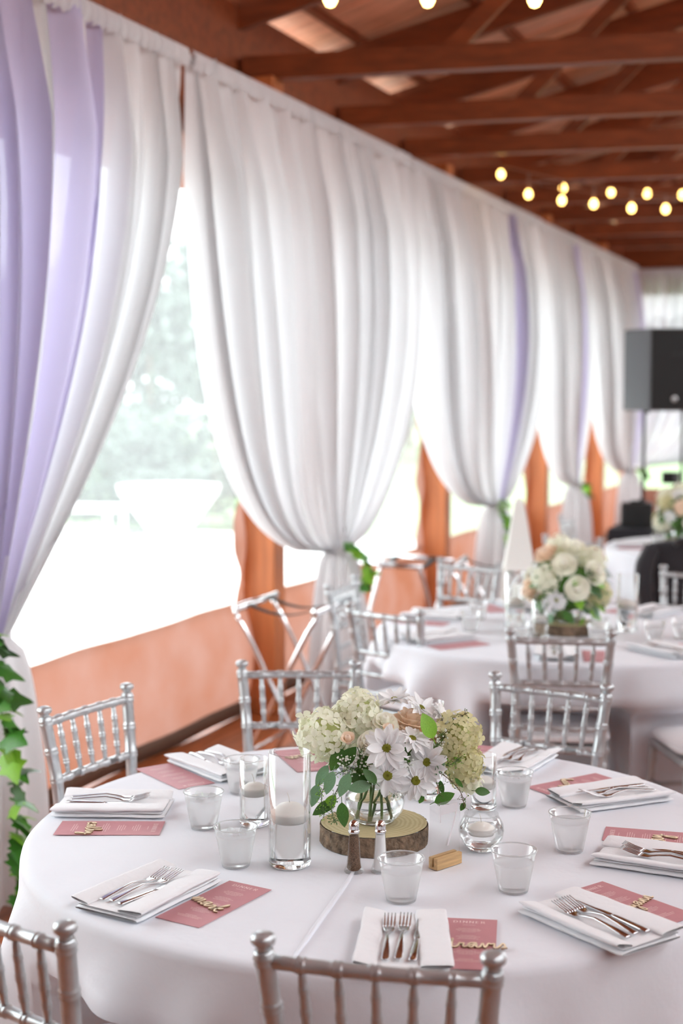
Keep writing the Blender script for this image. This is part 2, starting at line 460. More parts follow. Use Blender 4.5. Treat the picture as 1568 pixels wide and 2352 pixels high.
for i, (az, d, h, wd, wh) in enumerate([(37, 48, 6.2, 6, 'far left of the tree line'), (32.8, 58, 6.8, 6, 'second from the left in the tree line'),
        (29.3, 44, 6.2, 5, 'behind the white bowl planter'), (26.4, 52, 8.6, 6, 'tallest of the line, beside the wide middle curtain'), (22.5, 46, 7.5, 6, 'behind the wide middle curtain'),
        (19, 58, 7, 6, 'seen right of the wide middle curtain'), (15.5, 48, 6, 6, 'behind the third curtain'), (11, 60, 5, 10, 'behind the farthest curtains')]):
    t = thing('tree', 'pale hazy green tree outside, %s' % wh, 'tree', (-d * math.sin(R(az)), d * math.cos(R(az)), -.28), i * 1.3, 'trees beyond the lawn')
    put('foliage', fol[i % 2], t, Matrix.Diagonal((wd, wd, h, 1))); put('trunk', trunk_me, t, Matrix.Diagonal((4, 4, h, 1)))
for i, (az, d, h, wd, wh) in enumerate([(32.0, 27, 1.6, 2.0, 'left of the white bowl planter'), (28.9, 25, 1.7, 2.0, 'just behind the white bowl planter'), (34.6, 26, 1.9, 2.2, 'farthest left past the garden table'), (30.6, 32, 2.1, 3.0, 'half hidden between two nearer shrubs'), (26.8, 22.5, 1.0, 1.7, 'low, right of the white bowl planter'), (31.0, 21.8, .9, 1.6, 'low, left behind the white bowl planter')]):
    t = thing('shrub', 'low pale green shrub outside the window, %s' % wh, 'shrub', (-d * math.sin(R(az)), d * math.cos(R(az)), -.27), i * 2., 'shrubs on the lawn edge')
    put('foliage', fol[i % 2], t, Matrix.Diagonal((wd, wd, h, 1)))
t = thing('bowl_planter', 'large white conical bowl planter standing outside the left window', 'planter', (-7.65, 14.0, -.25), 0)
MB().lathe([(.22, 0), (.22, .06), (.10, .10), (.10, .40), (.16, .45)], 24).build('pedestal', M['stone'], t)
MB().lathe([(.16, .45), (.55, .97), (.58, 1.06), (.54, 1.06), (.48, .97), (.0, .90)], 28, cap=False).build('bowl', M['stone'], t)
t = thing('garden_table', 'low white garden table outside, left of the white bowl planter', 'table', (-9.3, 14.6, -.25), .2)
MB().box((0, 0, .72), (1.3, .7, .05)).build('table_top', M['stone'], t, False)
for sx in (-.55, .55):
    for sy in (-.28, .28): MB().box((sx, sy, .35), (.06, .06, .70)).build('leg', M['stone'], t, False)

# ------------------------------------------------------------------ curtains tied back along the wall
CX = -3.15
def drape(name, label, y0, y1, yt, ztop, zt, strips, seed, eL=('s', 2.9), eR=('s', 2.9), skirt=True, axis='y', base=CX, flip=1, grp='tied curtains along the window wall', fab='sheer', depth=1.0):
    """voile gathered on a rod from y0 to y1 and tied at yt; strips = [(s0, s1, material key)]"""
    t = thing(name, label, 'curtain', (0, 0, 0), 0, grp)
    rd = random.Random(seed); ph = [rd.uniform(0, 6.28) for _ in range(8)]
    nf = max(9, int((y1 - y0) * 6.0))
    def h(mode, tt):
        return 1 - math.sqrt(max(0, 1 - tt ** mode[1])) if mode[0] == 's' else tt ** mode[1]
    def wob(s):   # uneven spacing of the folds
        return s + .012 * math.sin(2 * PI * s * 3 + ph[0]) + .008 * math.sin(2 * PI * s * 7 + ph[1])
    def P(s, tt):
        yy = lerp(y0, y1, s); side = eL if yy < yt else eR
        edge = min(1, abs(yy - yt) / max(yt - y0 if yy < yt else y1 - yt, 1e-6))
        k = h(side, tt) if edge > .5 else lerp(tt ** 2.2, h(side, tt), edge / .5)
        yb = yt + (s - .5) * .20
        y = lerp(yy, yb, k)
        z = ztop + (zt - ztop) * tt - .06 * math.sin(PI * tt) * edge * tt
        a = .056 * (1 - .62 * k) * min(1, .35 + tt * 3)
        ws = wob(s)
        f = math.sin(2 * PI * nf * ws + ph[2] + .5 * math.sin(3 * tt + ph[3])) + .55 * math.sin(2 * PI * nf * .43 * ws + ph[4] + tt * .8) + .35 * math.sin(2 * PI * nf * 2.1 * ws + ph[5])
        head = .012 * math.sin(2 * PI * nf * 3.3 * s + ph[6]) * max(0, 1 - tt / .05)
        x = base + flip * (.10 * k ** 2 * depth + a * f * (1 + .6 * math.sin(PI * tt)) + head + .05 * math.sin(PI * tt))
        y += .022 * math.cos(2 * PI * nf * ws + ph[2]) * (1 - .8 * k)
        if tt < .02: z += .012 * math.sin(2 * PI * nf * 2.7 * s + ph[7])
        return (x, y, z) if axis == 'y' else (y, x, z)
    for s0, s1, mk in strips:
        n = max(10, int((s1 - s0) * nf * 9))
        nm = 'lavender_panel' if mk == 'lavender' else 'voile_panel'
        o = MB().grid(lambda u, v: P(lerp(s0, s1, u), v ** .9), n, 44).build(nm, M[mk], t)
        if mk == 'lavender': o['label'] = 'lavender voile strip'
    if axis == 'y':
        MB().tube([(base, y0 - .02, ztop - .03), (base, y1 + .02, ztop - .03)], .016, 10).build('rod', M['sheer'], t)
    else:
        MB().tube([(y0, base, ztop - .03), (y1, base, ztop - .03)], .016, 10).build('rod', M['sheer'], t)
    tx = base + flip * .10 * depth
    def Hd(u, v):
        y = lerp(y0, y1, u); f = math.sin(2 * PI * nf * 2.9 * u + ph[5]) + .6 * math.sin(2 * PI * nf * 4.7 * u + ph[6])
        x = base + flip * (.026 + .009 * f * (.5 + abs(v - .5)) + .014 * math.sin(PI * v)); z = ztop + .008 - .085 * v + .010 * f * (v - .5)
        return (x, y, z) if axis == 'y' else (y, x, z)
    MB().grid(Hd, int((y1 - y0) * 90), 6).build('gathered_header', M[fab], t)
    def Q(u, v):
        a = 2 * PI * u; r = lerp(.085, .25, v ** .38) * (1 + .16 * math.sin(11 * a + ph[1]) + .10 * math.sin(17 * a + ph[2] + v * 2))
        z = lerp(zt + .01, .012, v); r *= 1 + .35 * max(0, v - .9) / .1 * .6
        xx = tx + math.cos(a) * r * .62; yy2 = yt + .02 * math.sin(v * 3) + math.sin(a) * r
        return (xx, yy2, z) if axis == 'y' else (yy2, xx, z)
    if skirt: MB().grid(Q, 132, 16, True).build('curtain_tail', M[fab], t)
    def B(u, v):
        a = 2 * PI * u; r = .098 + .008 * math.sin(9 * a)
        xx = tx + math.cos(a) * r * .75; yy2 = yt + math.sin(a) * r; z = zt - .025 + .05 * v
        return (xx, yy2, z) if axis == 'y' else (yy2, xx, z)
    MB().grid(B, 40, 2, True).build('tie_band', M[fab], t)
    return t
W = 'sheer'
drape('curtain', 'nearest white curtain at the left frame edge with wide lavender folds', 2.75, 5.94, 4.22, 3.39, .93,
      [(0, .50, W), (.50, .59, 'lavender'), (.59, .66, W), (.66, .72, 'lavender'), (.72, .742, W), (.742, .79, 'lavender'), (.79, 1.0, W)], 11, eR=('p', 1.8))
drape('curtain', 'wide all-white tied curtain in the middle of the window wall', 5.99, 9.09, 7.60, 3.39, .91,
      [(0, 1.0, W)], 23)
drape('curtain', 'third white curtain from the camera with one narrow lavender stripe', 9.11, 12.70, 10.98, 3.38, .93,
      [(0, .70, W), (.70, .775, 'lavender'), (.775, 1.0, W)], 37)
drape('curtain', 'fourth white curtain from the camera, tied between two orange posts', 12.72, 14.70, 13.95, 3.37, .92,
      [(0, .70, W), (.70, .78, 'lavender'), (.78, 1.0, W)], 41)
drape('curtain', 'farthest white wall curtain, tied in the corner by the speaker', 14.72, 17.6, 16.85, 3.37, .90,
      [(0, .86, W), (.86, 1.0, 'lavender')], 53)
drape('curtain', 'plain white backdrop curtain on the end wall behind the speaker', -3.35, -.6, -3.15, 3.40, .92,
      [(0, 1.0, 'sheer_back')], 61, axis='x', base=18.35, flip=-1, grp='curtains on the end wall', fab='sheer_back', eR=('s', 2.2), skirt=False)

# ------------------------------------------------------------------ tables under floor-length cloths
T1 = Vector((-1.152, 3.178, 0)); T2 = Vector((-1.40, 6.27, 0)); T3 = Vector((-1.12, 10.1, 0))
TZ = .76
chairs = [((-.787, 2.128), (-.162, .987), 'nearest silver banquet chair, its back at the bottom centre of the frame'),
          ((-1.497, 2.076), (.299, .954), 'silver banquet chair cut off by the bottom left corner of the frame'),
          ((-2.27, 3.63), (.99, -.13), 'silver banquet chair left of the near table, before the orange tarp'),
          ((-1.897, 4.37), (.371, -.928), 'silver banquet chair behind the near table, in front of the tray stand'),
          ((-1.037, 4.397), (-.178, -.984), 'silver banquet chair at the back right of the near table'),
          ((-1.22, 5.34), (-.24, .97), 'silver banquet chair backed to the camera, tucked under the second table'),
          ((-2.06, 5.665), (.31, .95), 'bright silver banquet chair at the left front of the second table'),
          ((-2.55, 6.40), (1, .03), 'silver banquet chair seen edge-on between tray stand and second table'),
          ((-.56, 5.38), (-.47, .88), 'banquet chair at the right frame edge showing only its white cushion'),
          ((-2.206, 7.42), (-.32, -.947), 'silver banquet chair before the third curtain, behind the second table'),
          ((-1.00, 7.54), (-.25, -.97), 'silver banquet chair at the right frame edge in front of the black jacket'),
          ((-2.35, 10.41), (.9, .45), 'farthest silver banquet chair, before the fourth curtain'),
          ((-1.98, 8.95), (.24, .97), 'silver banquet chair backed to the camera left of the farthest table'),
          ((-1.17, 8.62), (.05, 1), 'silver banquet chair hung with a black jacket at the farthest table')]
def cloth_mesh(seed, c):
    rd = random.Random(seed)
    ph = [rd.uniform(0, 6.28) for _ in range(8)]
    def fold(a):
        return .5 * math.sin(9 * a + ph[0] + .5 * math.sin(2 * a + ph[1])) + .35 * math.sin(15 * a + ph[2] + .7 * math.sin(3 * a)) + .25 * math.sin(23 * a + ph[3])
    rings = [(.001, 0), (.15, 0), (.30, 0), (.45, 0), (.60, 0), (.70, 0), (.78, 0), (.825, 0), (.845, 0), (.856, -.003), (.863, -.010), (.866, -.022), (.868, -.045)]
    n = 264; mb = MB(); vs = []; fs = []
    prof = [(r, z, 0) for r, z in rings] + [(.869, -.045 - .713 * k / 18, (k / 18) ** .62) for k in range(1, 19)]
    for r, z, d in prof:
        for j in range(n):
            a = 2 * PI * j / n
            q = r + d * (.035 + .125 * fold(a + .12 * d)) * (1 if d else 0)
            zz = TZ + z
            if d == 0 and r < .83:
                zz += .0016 * noise.noise(Vector((r * math.cos(a) * 5, r * math.sin(a) * 5, seed)))
            p = Vector((q * math.cos(a), q * math.sin(a), max(zz, .006)))
            if d:            # the cloth is pushed in by the seats of the chairs tucked under it
                for m, nn, _ in chairs:
                    nv = Vector((nn[0], nn[1], 0)).normalized(); o = Vector((m[0], m[1], 0)) + nv * .238 - c
                    g = Vector((p.x - o.x, p.y - o.y, 0)); ly = g.dot(nv); lx = abs(g.dot(Vector((nv.y, -nv.x, 0))))
                    if -.33 < ly < .245 and lx < .34:
                        kx = min(1, max(0, (.34 - lx) / .11)); kz = min(1, max(0, (.60 - p.z) / .09))
                        p += nv * (.245 - ly) * kx * kx * (3 - 2 * kx) * kz * kz * (3 - 2 * kz)
            vs.append(tuple(p))
    k = len(prof)
    for i in range(k - 1):
        for j in range(n):
            fs.append((i * n + j, (i + 1) * n + j, (i + 1) * n + (j + 1) % n, i * n + (j + 1) % n))
    fs.append(tuple(range(n)))
    return mb.add(vs, fs)
tb = thing('round_table', 'round folding table hidden under the nearest white cloth', 'table', T1, 0, 'round guest tables')
MB().lathe([(.83, .715), (.848, .722), (.848, .745), (.84, .752)], 64).build('table_top', M['blockwood'], tb)
for a in (45, 135, 225, 315):
    x, y = .52 * math.cos(R(a)), .52 * math.sin(R(a))
    MB().tube([(x, y, .72), (x, y, .0)], .016, 10).build('leg', M['steel'], tb)
dup(tb, T2, .4, 'round folding table hidden under the white cloth of the second table')
dup(tb, T3, .8, 'round folding table hidden under the white cloth of the farthest table')
for c, sd, lb in ((T1, 5, 'white floor-length cloth on the nearest round table'), (T2, 9, 'white floor-length cloth on the second table behind the bouquet'),
                  (T3, 14, 'white floor-length cloth on the farthest round table')):
    o = thing('tablecloth', lb, 'tablecloth', c, 0, 'white round tablecloths')
    cloth_mesh(sd, c).build('cloth', M['cloth'], o)
    if c is T1:   # pinched seam running from the centrepiece to the near edge and over it
        pts = [Vector((-1.125, 2.93, .7605)) - T1, Vector((-1.10, 2.80, .7615)) - T1, Vector((-1.083, 2.68, .762)) - T1, Vector((-1.065, 2.55, .762)) - T1, Vector((-1.047, 2.42, .7615)) - T1, Vector((-1.036, 2.325, .760)) - T1]
        pts = catmull(pts, 6)
        MB().tube(pts, [.0010 + .0048 * math.sin(PI * min(1, (i + 1) / len(pts))) ** .6 for i in range(len(pts))], 10).build('pinched_seam', M['cloth'], o)

# ------------------------------------------------------------------ silver bamboo-turned banquet chairs
def post_xyz(z):
    return (interp([(0, .19), (.45, .166), (.52, .164), (.71, .174), (.94, .195)], z), interp([(0, -.235), (.45, -.190), (.71, -.208), (.94, -.240)], z))
def ringed(path_fn, z0, z1, rings, r, rr, hw=.005, step=.05, n=12):
    zs = set()
    k = int(abs(z1 - z0) / step) + 2
    for i in range(k + 1): zs.add(round(lerp(z0, z1, i / k), 4))
    for q in rings:
        for d in (-2.6 * hw, -2.0 * hw, -1.0 * hw, -.15 * hw, .15 * hw, 1.0 * hw, 2.0 * hw, 2.6 * hw): zs.add(round(q + d, 5))
    zs = sorted({min(max(z, min(z0, z1)), max(z0, z1)) for z in zs}); pts = []; rad = []
    for z in zs:
        e = r(z) if callable(r) else r
        for q in rings:
            d = abs(z - q)
            if d < .5 * hw: e = max(e, e + rr * .35)
            elif d < 1.6 * hw: e = max(e, e + rr)
            elif d < 2.3 * hw: e = max(e, e + rr * .4)
        pts.append(path_fn(z)); rad.append(e)
    return MB().tube(pts, rad, n)
def make_chair(label):
    t = thing('banquet_chair', label, 'chair', (0, 0, 0), 0, 'silver banquet chairs')
    for s in (-1, 1):
        mb = ringed(lambda z: (s * post_xyz(z)[0], post_xyz(z)[1], z), 0, .905, [.06, .22, .38, .53, .715, .80, .888], .0175, .0032)
        x, y = post_xyz(.91)
        mb.lathe([(.0135, .900), (.0125, .910), (.014, .914), (.0205, .919), (.0218, .926), (.0195, .933), (.011, .937), (.001, .938)], 16, Matrix.Translation((s * x, y, 0)))
        mb.build('back_post', M['silver'], t)
    def rail(z, nm, r, bow=.012):
        x, y = post_xyz(z)
        rg = [x * q for q in (-.667, -.333, 0, .333, .667)]
        mb = ringed(lambda u: (u, y - bow * (1 - (u / x) ** 2), z), -x, x, rg, r, .0026, .0045, .04)
        mb.build(nm, M['silver'], t)
    rail(.886, 'top_rail', .0128); rail(.713, 'lower_rail', .0118, .008)
    rail(.612, 'lower_rail', .0100, .006); rail(.528, 'lower_rail', .0100, .004)
    for q in (-.667, -.333, 0, .333, .667):
        (xa, ya), (xb, yb) = post_xyz(.886), post_xyz(.713)
        ya -= .012 * (1 - q * q); yb -= .008 * (1 - q * q)
        def pth(z): f = (z - .713) / .173; return (lerp(xb * q, xa * q, f), lerp(yb, ya, f), z)
        ringed(pth, .720, .878, [.757, .798, .840], lambda z: .0058 + .0034 * math.sin(PI * (z - .713) / .173), .0018, .0035, .02, 10).build('spindle', M['silver'], t)
    # seat frame, pad, front legs, stretchers
    bm = MB().box((0, 0, .440), (.385, .39, .032)); bm.build('seat', M['silver'], t, False, bevel=.008)
    def pad(u, v):
        a = 2 * PI * u; ct, sn = math.cos(a), math.sin(a); e = .32
        ph2 = (v - .5) * PI; cz = math.cos(ph2); k = math.copysign(abs(cz) ** .42, cz)
        return (.198 * math.copysign(abs(ct) ** e, ct) * k, .196 * math.copysign(abs(sn) ** e, sn) * k + .006, .483 + .026 * math.copysign(abs(math.sin(ph2)) ** .7, math.sin(ph2)))
    MB().grid(pad, 56, 14, True).build('cushion', M['cushion'], t)
    for s in (-1, 1):
        ringed(lambda z: (s * lerp(.197, .178, z / .43), lerp(.197, .180, z / .43), z), 0, .43, [.06, .22, .36], .0165, .003).build('front_leg', M['silver'], t)
    for z in (.14, .26):
        f = z / .43; fx, fy = lerp(.197, .178, f), lerp(.197, .180, f); bx, by = post_xyz(z)
        MB().tube([(-fx, fy, z), (fx, fy, z)], .0085, 8).build('stretcher', M['silver'], t)
        MB().tube([(-bx, by, z), (bx, by, z)], .0085, 8).build('stretcher', M['silver'], t)
        for s in (-1, 1): MB().tube([(s * fx, fy, z + .02), (s * bx, by, z + .02)], .0085, 8).build('stretcher', M['silver'], t)
    return t
ch0 = make_chair(chairs[0][2]); ch0.scale = (1, 1, .977)
for i, (m, n, lb) in enumerate(chairs):
    nv = Vector(n).normalized(); p = (m[0] + nv.x * .238, m[1] + nv.y * .238, 0); rzz = math.atan2(-nv.x, nv.y)
    if i == 0: ch0.location = p; ch0.rotation_euler = (0, 0, rzz)
    else: dup(ch0, p, rzz, lb)

# black jacket over the back of that chair
t = thing('jacket', 'black jacket draped over a chair back at the farthest table', 'jacket', (-1.17, 8.62, 0), -.05)
def coat(u, v):
    s = (u - .5) * 2; front = v < .5; k = abs(v - .5) * 2
    drop = k * (.50 if front else .30)
    z = .945 - .03 * s * s - max(0, drop - .03)
    y = (-.035 if front else .035) * min(1, drop / .04) + (-.03 if front else .02) * k + .022 * math.sin(7 * u + 2 * v) * k
    x = s * (.25 + .05 * k) + .012 * math.sin(9 * v + 3 * u)
    return (x, y, z)
MB().grid(coat, 26, 30).build('jacket_body', M['black_coat'], t, solid=.012)
for sx in (-1, 1):
    MB().tube(catmull([(sx * .24, -.035, .90), (sx * .28, -.075, .78), (sx * .27, -.09, .62), (sx * .24, -.08, .47)], 5), [.05] * 4 + [.055] * 6 + [.047] * 6, 12).build('sleeve', M['black_coat'], t)
MB().tube(catmull([(-.10, -.05, .93), (-.06, -.085, .955), (.06, -.085, .955), (.10, -.05, .93)], 5), .018, 8).build('collar', M['black_coat'], t)

# ------------------------------------------------------------------ folding tray stands
def tray_stand(label, loc, rz):
    t = thing('tray_stand', label, 'stand', loc, rz, 'folding chrome tray stands')
    H = .80; W2 = .20; D = .23
    for s in (-1, 1):
        y = .012 * s
        p = [(-s * W2, -D + y, 0), (s * .12, -D + y, H * .80), (s * W2 * .97, -D + y, H * .955), (s * W2, -D + .04 + y, H), (s * W2, D - .04 + y, H), (s * W2 * .97, D + y, H * .955), (s * .12, D + y, H * .80), (-s * W2, D + y, 0)]
        MB().tube(catmull(p, 5), .0125, 10).build('leg_frame', M['chrome'], t)
        MB().tube([(s * W2, -D - .02, H + .004), (s * W2, D + .02, H + .004)], .019, 12).build('top_bar', M['chrome'], t)
        MB().tube([(-s * W2 * .72, -D, .11), (-s * W2 * .72, D, .11)], .009, 8).build('lower_bar', M['chrome'], t)
        MB().blob((0, s * D, H * .5), (.014, .02, .014)).build('pivot', M['chrome'], t)
    for yy in (-.13, .13):
        MB().grid(lambda u, v: ((u - .5) * 2 * W2, yy + (v - .5) * .045, H + .016 - .05 * math.sin(PI * u)), 16, 2).build('strap', M['strap'], t, solid=.003)
    return t
st = tray_stand('nearest folding chrome tray stand beside the first orange post', (-2.745, 6.27, 0), R(2))
dup(st, (-2.85, 8.13, 0), R(80), 'folding chrome tray stand farther back beside the second orange post')
dup(st, (-2.30, 8.22, 0), R(8), 'folding chrome tray stand nearest the third curtain')

# ------------------------------------------------------------------ speaker, stands and black-draped tables at the far end
def tripod(label, loc, h, cat='stand'):
    t = thing('speaker_stand', label, cat, loc, 0)
    MB().tube([(0, 0, .10), (0, 0, .9)], .019, 12).build('lower_pole', M['black'], t)
    MB().tube([(0, 0, .85), (0, 0, h)], .0145, 12).build('upper_pole', M['black'], t)
    MB().lathe([(.02, .86), (.03, .87), (.03, .93), (.02, .94)], 14).build('collar', M['black'], t)
    for k in range(3):
        a = R(40 + 120 * k); d = Vector((math.cos(a), math.sin(a), 0))
        MB().tube([Vector((0, 0, .62)) + d * .03, Vector((0, 0, .012)) + d * .52], .011, 8).build('leg', M['black'], t)
        MB().tube([Vector((0, 0, .14)), Vector((0, 0, .30)) + d * .285], .007, 6).build('brace', M['black'], t)
    return t
tripod('black tripod stand carrying the big speaker', (-2.08, 12.12, 0), 1.68)
t = thing('loudspeaker', 'tall black loudspeaker raised on a pole at the right edge', 'speaker', (-1.98, 12.12, 1.68), R(24))
MB().add([(x, y, z) for z in (0, .685) for x, y in ((-.10, -.17), (.32, -.17), (.28, .20), (-.24, .20))], [(0, 3, 2, 1), (4, 5, 6, 7), (0, 1, 5, 4), (1, 2, 6, 5), (2, 3, 7, 6), (3, 0, 4, 7)]).build('cabinet', M['grey_side'], t, False, bevel=.015)
MB().box((.11, -.176, .345), (.405, .02, .66)).build('grille', M['grille'], t, False, bevel=.006)
MB().box((.14, -.190, .47), (.14, .006, .035)).build('handle_recess', M['black'], t, False)
MB().lathe([(.001, 0), (.022, 0), (.024, .003), (.022, .006), (.001, .007)], 20, TRS((.10, -.186, .10), Matrix.Rotation(R(90), 4, 'X'))).build('round_badge', M['badge'], t)
MB().lathe([(.03, -.02), (.03, .0)], 14, Matrix.Translation((-.08, .02, 0))).build('pole_socket', M['black'], t)
tripod('slim black stand right of the speaker pole, holding a small box', (-1.93, 13.3, 0), 1.9)
t = thing('mixer_box', 'small black box clamped halfway up the slim stand', 'equipment', (-2.03, 13.28, 1.0), .2)
MB().box((0, -.03, .055), (.16, .07, .11)).build('case', M['black'], t, False, bevel=.01)
MB().box((.055, -.07, .055), (.05, .012, .09)).build('face_plate', M['grey_side'], t, False)
def draped(label, c, sx, sy, h, seed):
    t = thing('draped_table', label, 'table', (c[0], c[1], 0), 0)
    def Q(u, v):
        a = u * 4; k = int(a) % 4; f = a - int(a)
        cs = [(-1, -1), (1, -1), (1, 1), (-1, 1), (-1, -1)]
        x = lerp(cs[k][0], cs[k + 1][0], f) * sx / 2; y = lerp(cs[k][1], cs[k + 1][1], f) * sy / 2
        g = 1 + v * (.03 + .022 * math.sin(u * 70 + seed) + .015 * math.sin(u * 121))
        return (x * g, y * g, h - v * (h - .01))
    mb = MB().grid(Q, 160, 10, True)
    mb.add([(-sx / 2, -sy / 2, h), (sx / 2, -sy / 2, h), (sx / 2, sy / 2, h), (-sx / 2, sy / 2, h)], [(0, 1, 2, 3)])
    mb.build('black_cloth', M['black_cloth'], t)
    MB().box((0, 0, h - .03), (sx - .03, sy - .03, .03)).build('table_top', M['blockwood'], t, False)
    for x in (-sx / 2 + .1, sx / 2 - .1):
        for y in (-sy / 2 + .08, sy / 2 - .08): MB().tube([(x, y, 0), (x, y, h - .03)], .015, 8).build('leg', M['steel'], t)
    return t
draped('low table under a black cloth behind the farthest white table', (-1.60, 11.37), 1.16, .50, .765, 1)
draped('higher table under a black cloth at the end wall', (-1.42, 14.6), 1.3, .6, .86, 2)
t = thing('monitor_case', 'squat black equipment case on the low black-draped table', 'equipment', (-2.0, 11.40, .765), .15)
MB().box((0, 0, .095), (.25, .2, .19)).build('case', M['black'], t, False, bevel=.012)
MB().box((.03, -.103, .09), (.10, .008, .11)).build('face_plate', M['grille'], t, False)
MB().box((0, 0, .20), (.11, .02, .018)).build('handle', M['black'], t, False)

# white lantern on the second table
t = thing('lantern', 'tall white tapering lantern at the back of the second table', 'lantern', (-1.80, 6.92, .761), R(20))
MB().box((0, 0, .01), (.17, .17, .02)).build('base', M['lantern'], t, False, bevel=.004)
for sx in (-1, 1):
    for sy in (-1, 1): MB().box((sx * .073, sy * .073, .10), (.018, .018, .16)).build('corner_post', M['lantern'], t, False)
for i in range(4):
    m4 = Matrix.Rotation(i * PI / 2, 4, 'Z')
    MB().add([m4 @ Vector(p) for p in ((-.065, .075, .02), (.065, .075, .02), (.065, .075, .18), (-.065, .075, .18))], [(0, 1, 2, 3)]).build('pane', M['glassw'], t, False)
mb = MB()
pr = [(.078, .18), (.073, .20), (.050, .34), (.033, .45), (.020, .52), (.010, .535)]
mb.lathe([(r * 1.414, z) for r, z in pr], 4, Matrix.Rotation(PI / 4, 4, 'Z')); mb.build('tapered_roof', M['lantern'], t, False)
MB().lathe([(.028, .02), (.03, .03), (.03, .10), (.02, .104), (.001, .105)], 18).build('candle', M['wax'], t)

# ------------------------------------------------------------------ string lights
def string_light(label, pts, sag, bulb_at):
    t = thing('string_light', label, 'lights', (0, 0, 0), 0, 'string lights under the beams')
    P = []
    for a, b in zip(pts, pts[1:]):
        for i in range(12):
            f = i / 12; p = Vector(a).lerp(Vector(b), f); p.z -= sag * 4 * f * (1 - f); P.append(p)
    P.append(Vector(pts[-1]))
    MB().tube(P, .0045, 6).build('cord', M['cord'], t)
    for p in bulb_at:
        p = Vector(p)
        q = min(P, key=lambda c: (c.xy - p.xy).length)
        s = MB().tube([p + Vector((0, 0, .028)), Vector((p.x, p.y, max(q.z, p.z + .05)))], .010, 8).build('socket', M['cord'], t)
        MB().lathe([(.001, -.034), (.016, -.028), (.026, -.010), (.027, .004), (.018, .022), (.011, .032)], 14, Matrix.Translation(p)).build('bulb', M['bulb'], t)
string_light('string light crossing the very top of the frame, three bulbs showing', [(-3.2, 4.30, 3.52), (-.4, 5.40, 3.30), (3.4, 6.9, 3.5)], .05,
             [(-1.94, 4.763, 3.205), (-1.622, 4.892, 3.205), (-1.272, 5.032, 3.205)])
string_light('lower string of small warm bulbs under the far beams', [(-3.0, 10.5, 3.56), (-1.2, 10.5, 3.20), (3.4, 10.5, 3.5)], .06,
             [(-2.898, 10.5, 3.461), (-2.686, 10.5, 3.303), (-2.433, 10.5, 3.245), (-2.196, 10.5, 3.208), (-1.919, 10.5, 3.164), (-1.675, 10.5, 3.146), (-1.40, 10.5, 3.13)])
string_light('upper string of small warm bulbs crossing behind the lower one', [(-2.9, 11.4, 3.52), (-1.2, 11.4, 3.32), (3.4, 11.4, 3.5)], .05,
             [(-2.632, 11.4, 3.465), (-2.247, 11.4, 3.411), (-1.963, 11.4, 3.387), (-1.694, 11.4, 3.363), (-1.42, 11.4, 3.36)])

# ------------------------------------------------------------------ ivy hanging from the tie bands
def ivy_leaf(sz=1.0):
    out = [(0, 0), (.20, -.10), (.36, .06), (.30, .30), (.46, .42), (.22, .60), (.10, .86), (0, 1.0)]
    mb = MB(); vs = [(0, .0, 0.0), (0, .5, .05), (0, 1.0, -.10)]
    L = [(x, y, .09 * (x * x) * -3 + .03 - .12 * y * y) for x, y in out]
    pts = L + [(-x, y, z) for x, y, z in reversed(L[1:-1])]
    n = len(pts); v = [Vector(p) * sz for p in pts] + [Vector((0, .42, .05)) * sz]
    return mb.add(v, [(i, (i + 1) % n, n) for i in range(n)])
ivm = ivy_leaf().mesh('leaf', M['ivy'])
ivb = ivy_leaf().mesh('leaf_bright', M['leaf_bright'])
def ivy(label, path, n, size, seed, extra=()):
    rd = random.Random(seed)
    t = thing('ivy_garland', label, 'garland', path[0], 0, 'ivy garlands on the curtain ties')
    o = Vector(path[0]); P = catmull([Vector(p) - o for p in path], 10)
    MB().tube(P, .004, 6).build('vine', M['stem'], t)
    L = [(P[int(i / max(n - 1, 1) * (len(P) - 1))], None) for i in range(n)]
    for p, _ in L:
        d = Vector((rd.uniform(.5, 1), rd.uniform(-1, .9), rd.uniform(-.9, .15))).normalized()
        q = d.to_track_quat('Y', 'Z').to_matrix().to_4x4() @ Matrix.Rotation(rd.uniform(-.8, .8), 4, 'Y')
        bright = rd.random() < .35
        put('leaf', ivb if bright else ivm, t, TRS(p, q, size * rd.uniform(.75, 1.2)))
    for p, d in extra:
        q = Vector(d).to_track_quat('Y', 'Z').to_matrix().to_4x4()
        put('leaf', ivb, t, TRS(Vector(p) - o, q, size * .9))
    return t
ivy('large-leaved ivy garland at the left frame edge on the nearest curtain', [(-2.93, 4.06, 1.0), (-2.87, 4.02, .82), (-2.84, 4.03, .62), (-2.83, 4.06, .42), (-2.82, 4.05, .22), (-2.82, 4.04, .08)], 34, .105, 3,
    [((-2.9, 4.04, .99), (.1, 1, -.1)), ((-2.86, 4.05, .74), (.3, 1, -.5)), ((-2.83, 4.08, .35), (.2, 1, -.3))])
ivy('ivy sprig on the tie of the wide all-white curtain', [(-2.97, 7.50, .95), (-2.90, 7.56, .90), (-2.88, 7.60, .82), (-2.88, 7.54, .72)], 18, .085, 5)
ivy('long ivy garland on the tie of the third curtain', [(-2.97, 10.85, .98), (-2.87, 10.45, .95), (-2.86, 10.60, .80), (-2.86, 10.68, .66), (-2.86, 10.58, .48)], 34, .10, 6)
ivy('small ivy sprig on the tie of the fourth curtain', [(-2.97, 13.9, .95), (-2.88, 13.55, .93), (-2.88, 13.62, .84)], 9, .10, 7)
ivy('small ivy sprig on the farthest curtain tie in the corner', [(-3.0, 16.9, .95), (-2.97, 17.15, .93), (-2.96, 17.25, .85)], 8, .11, 8)

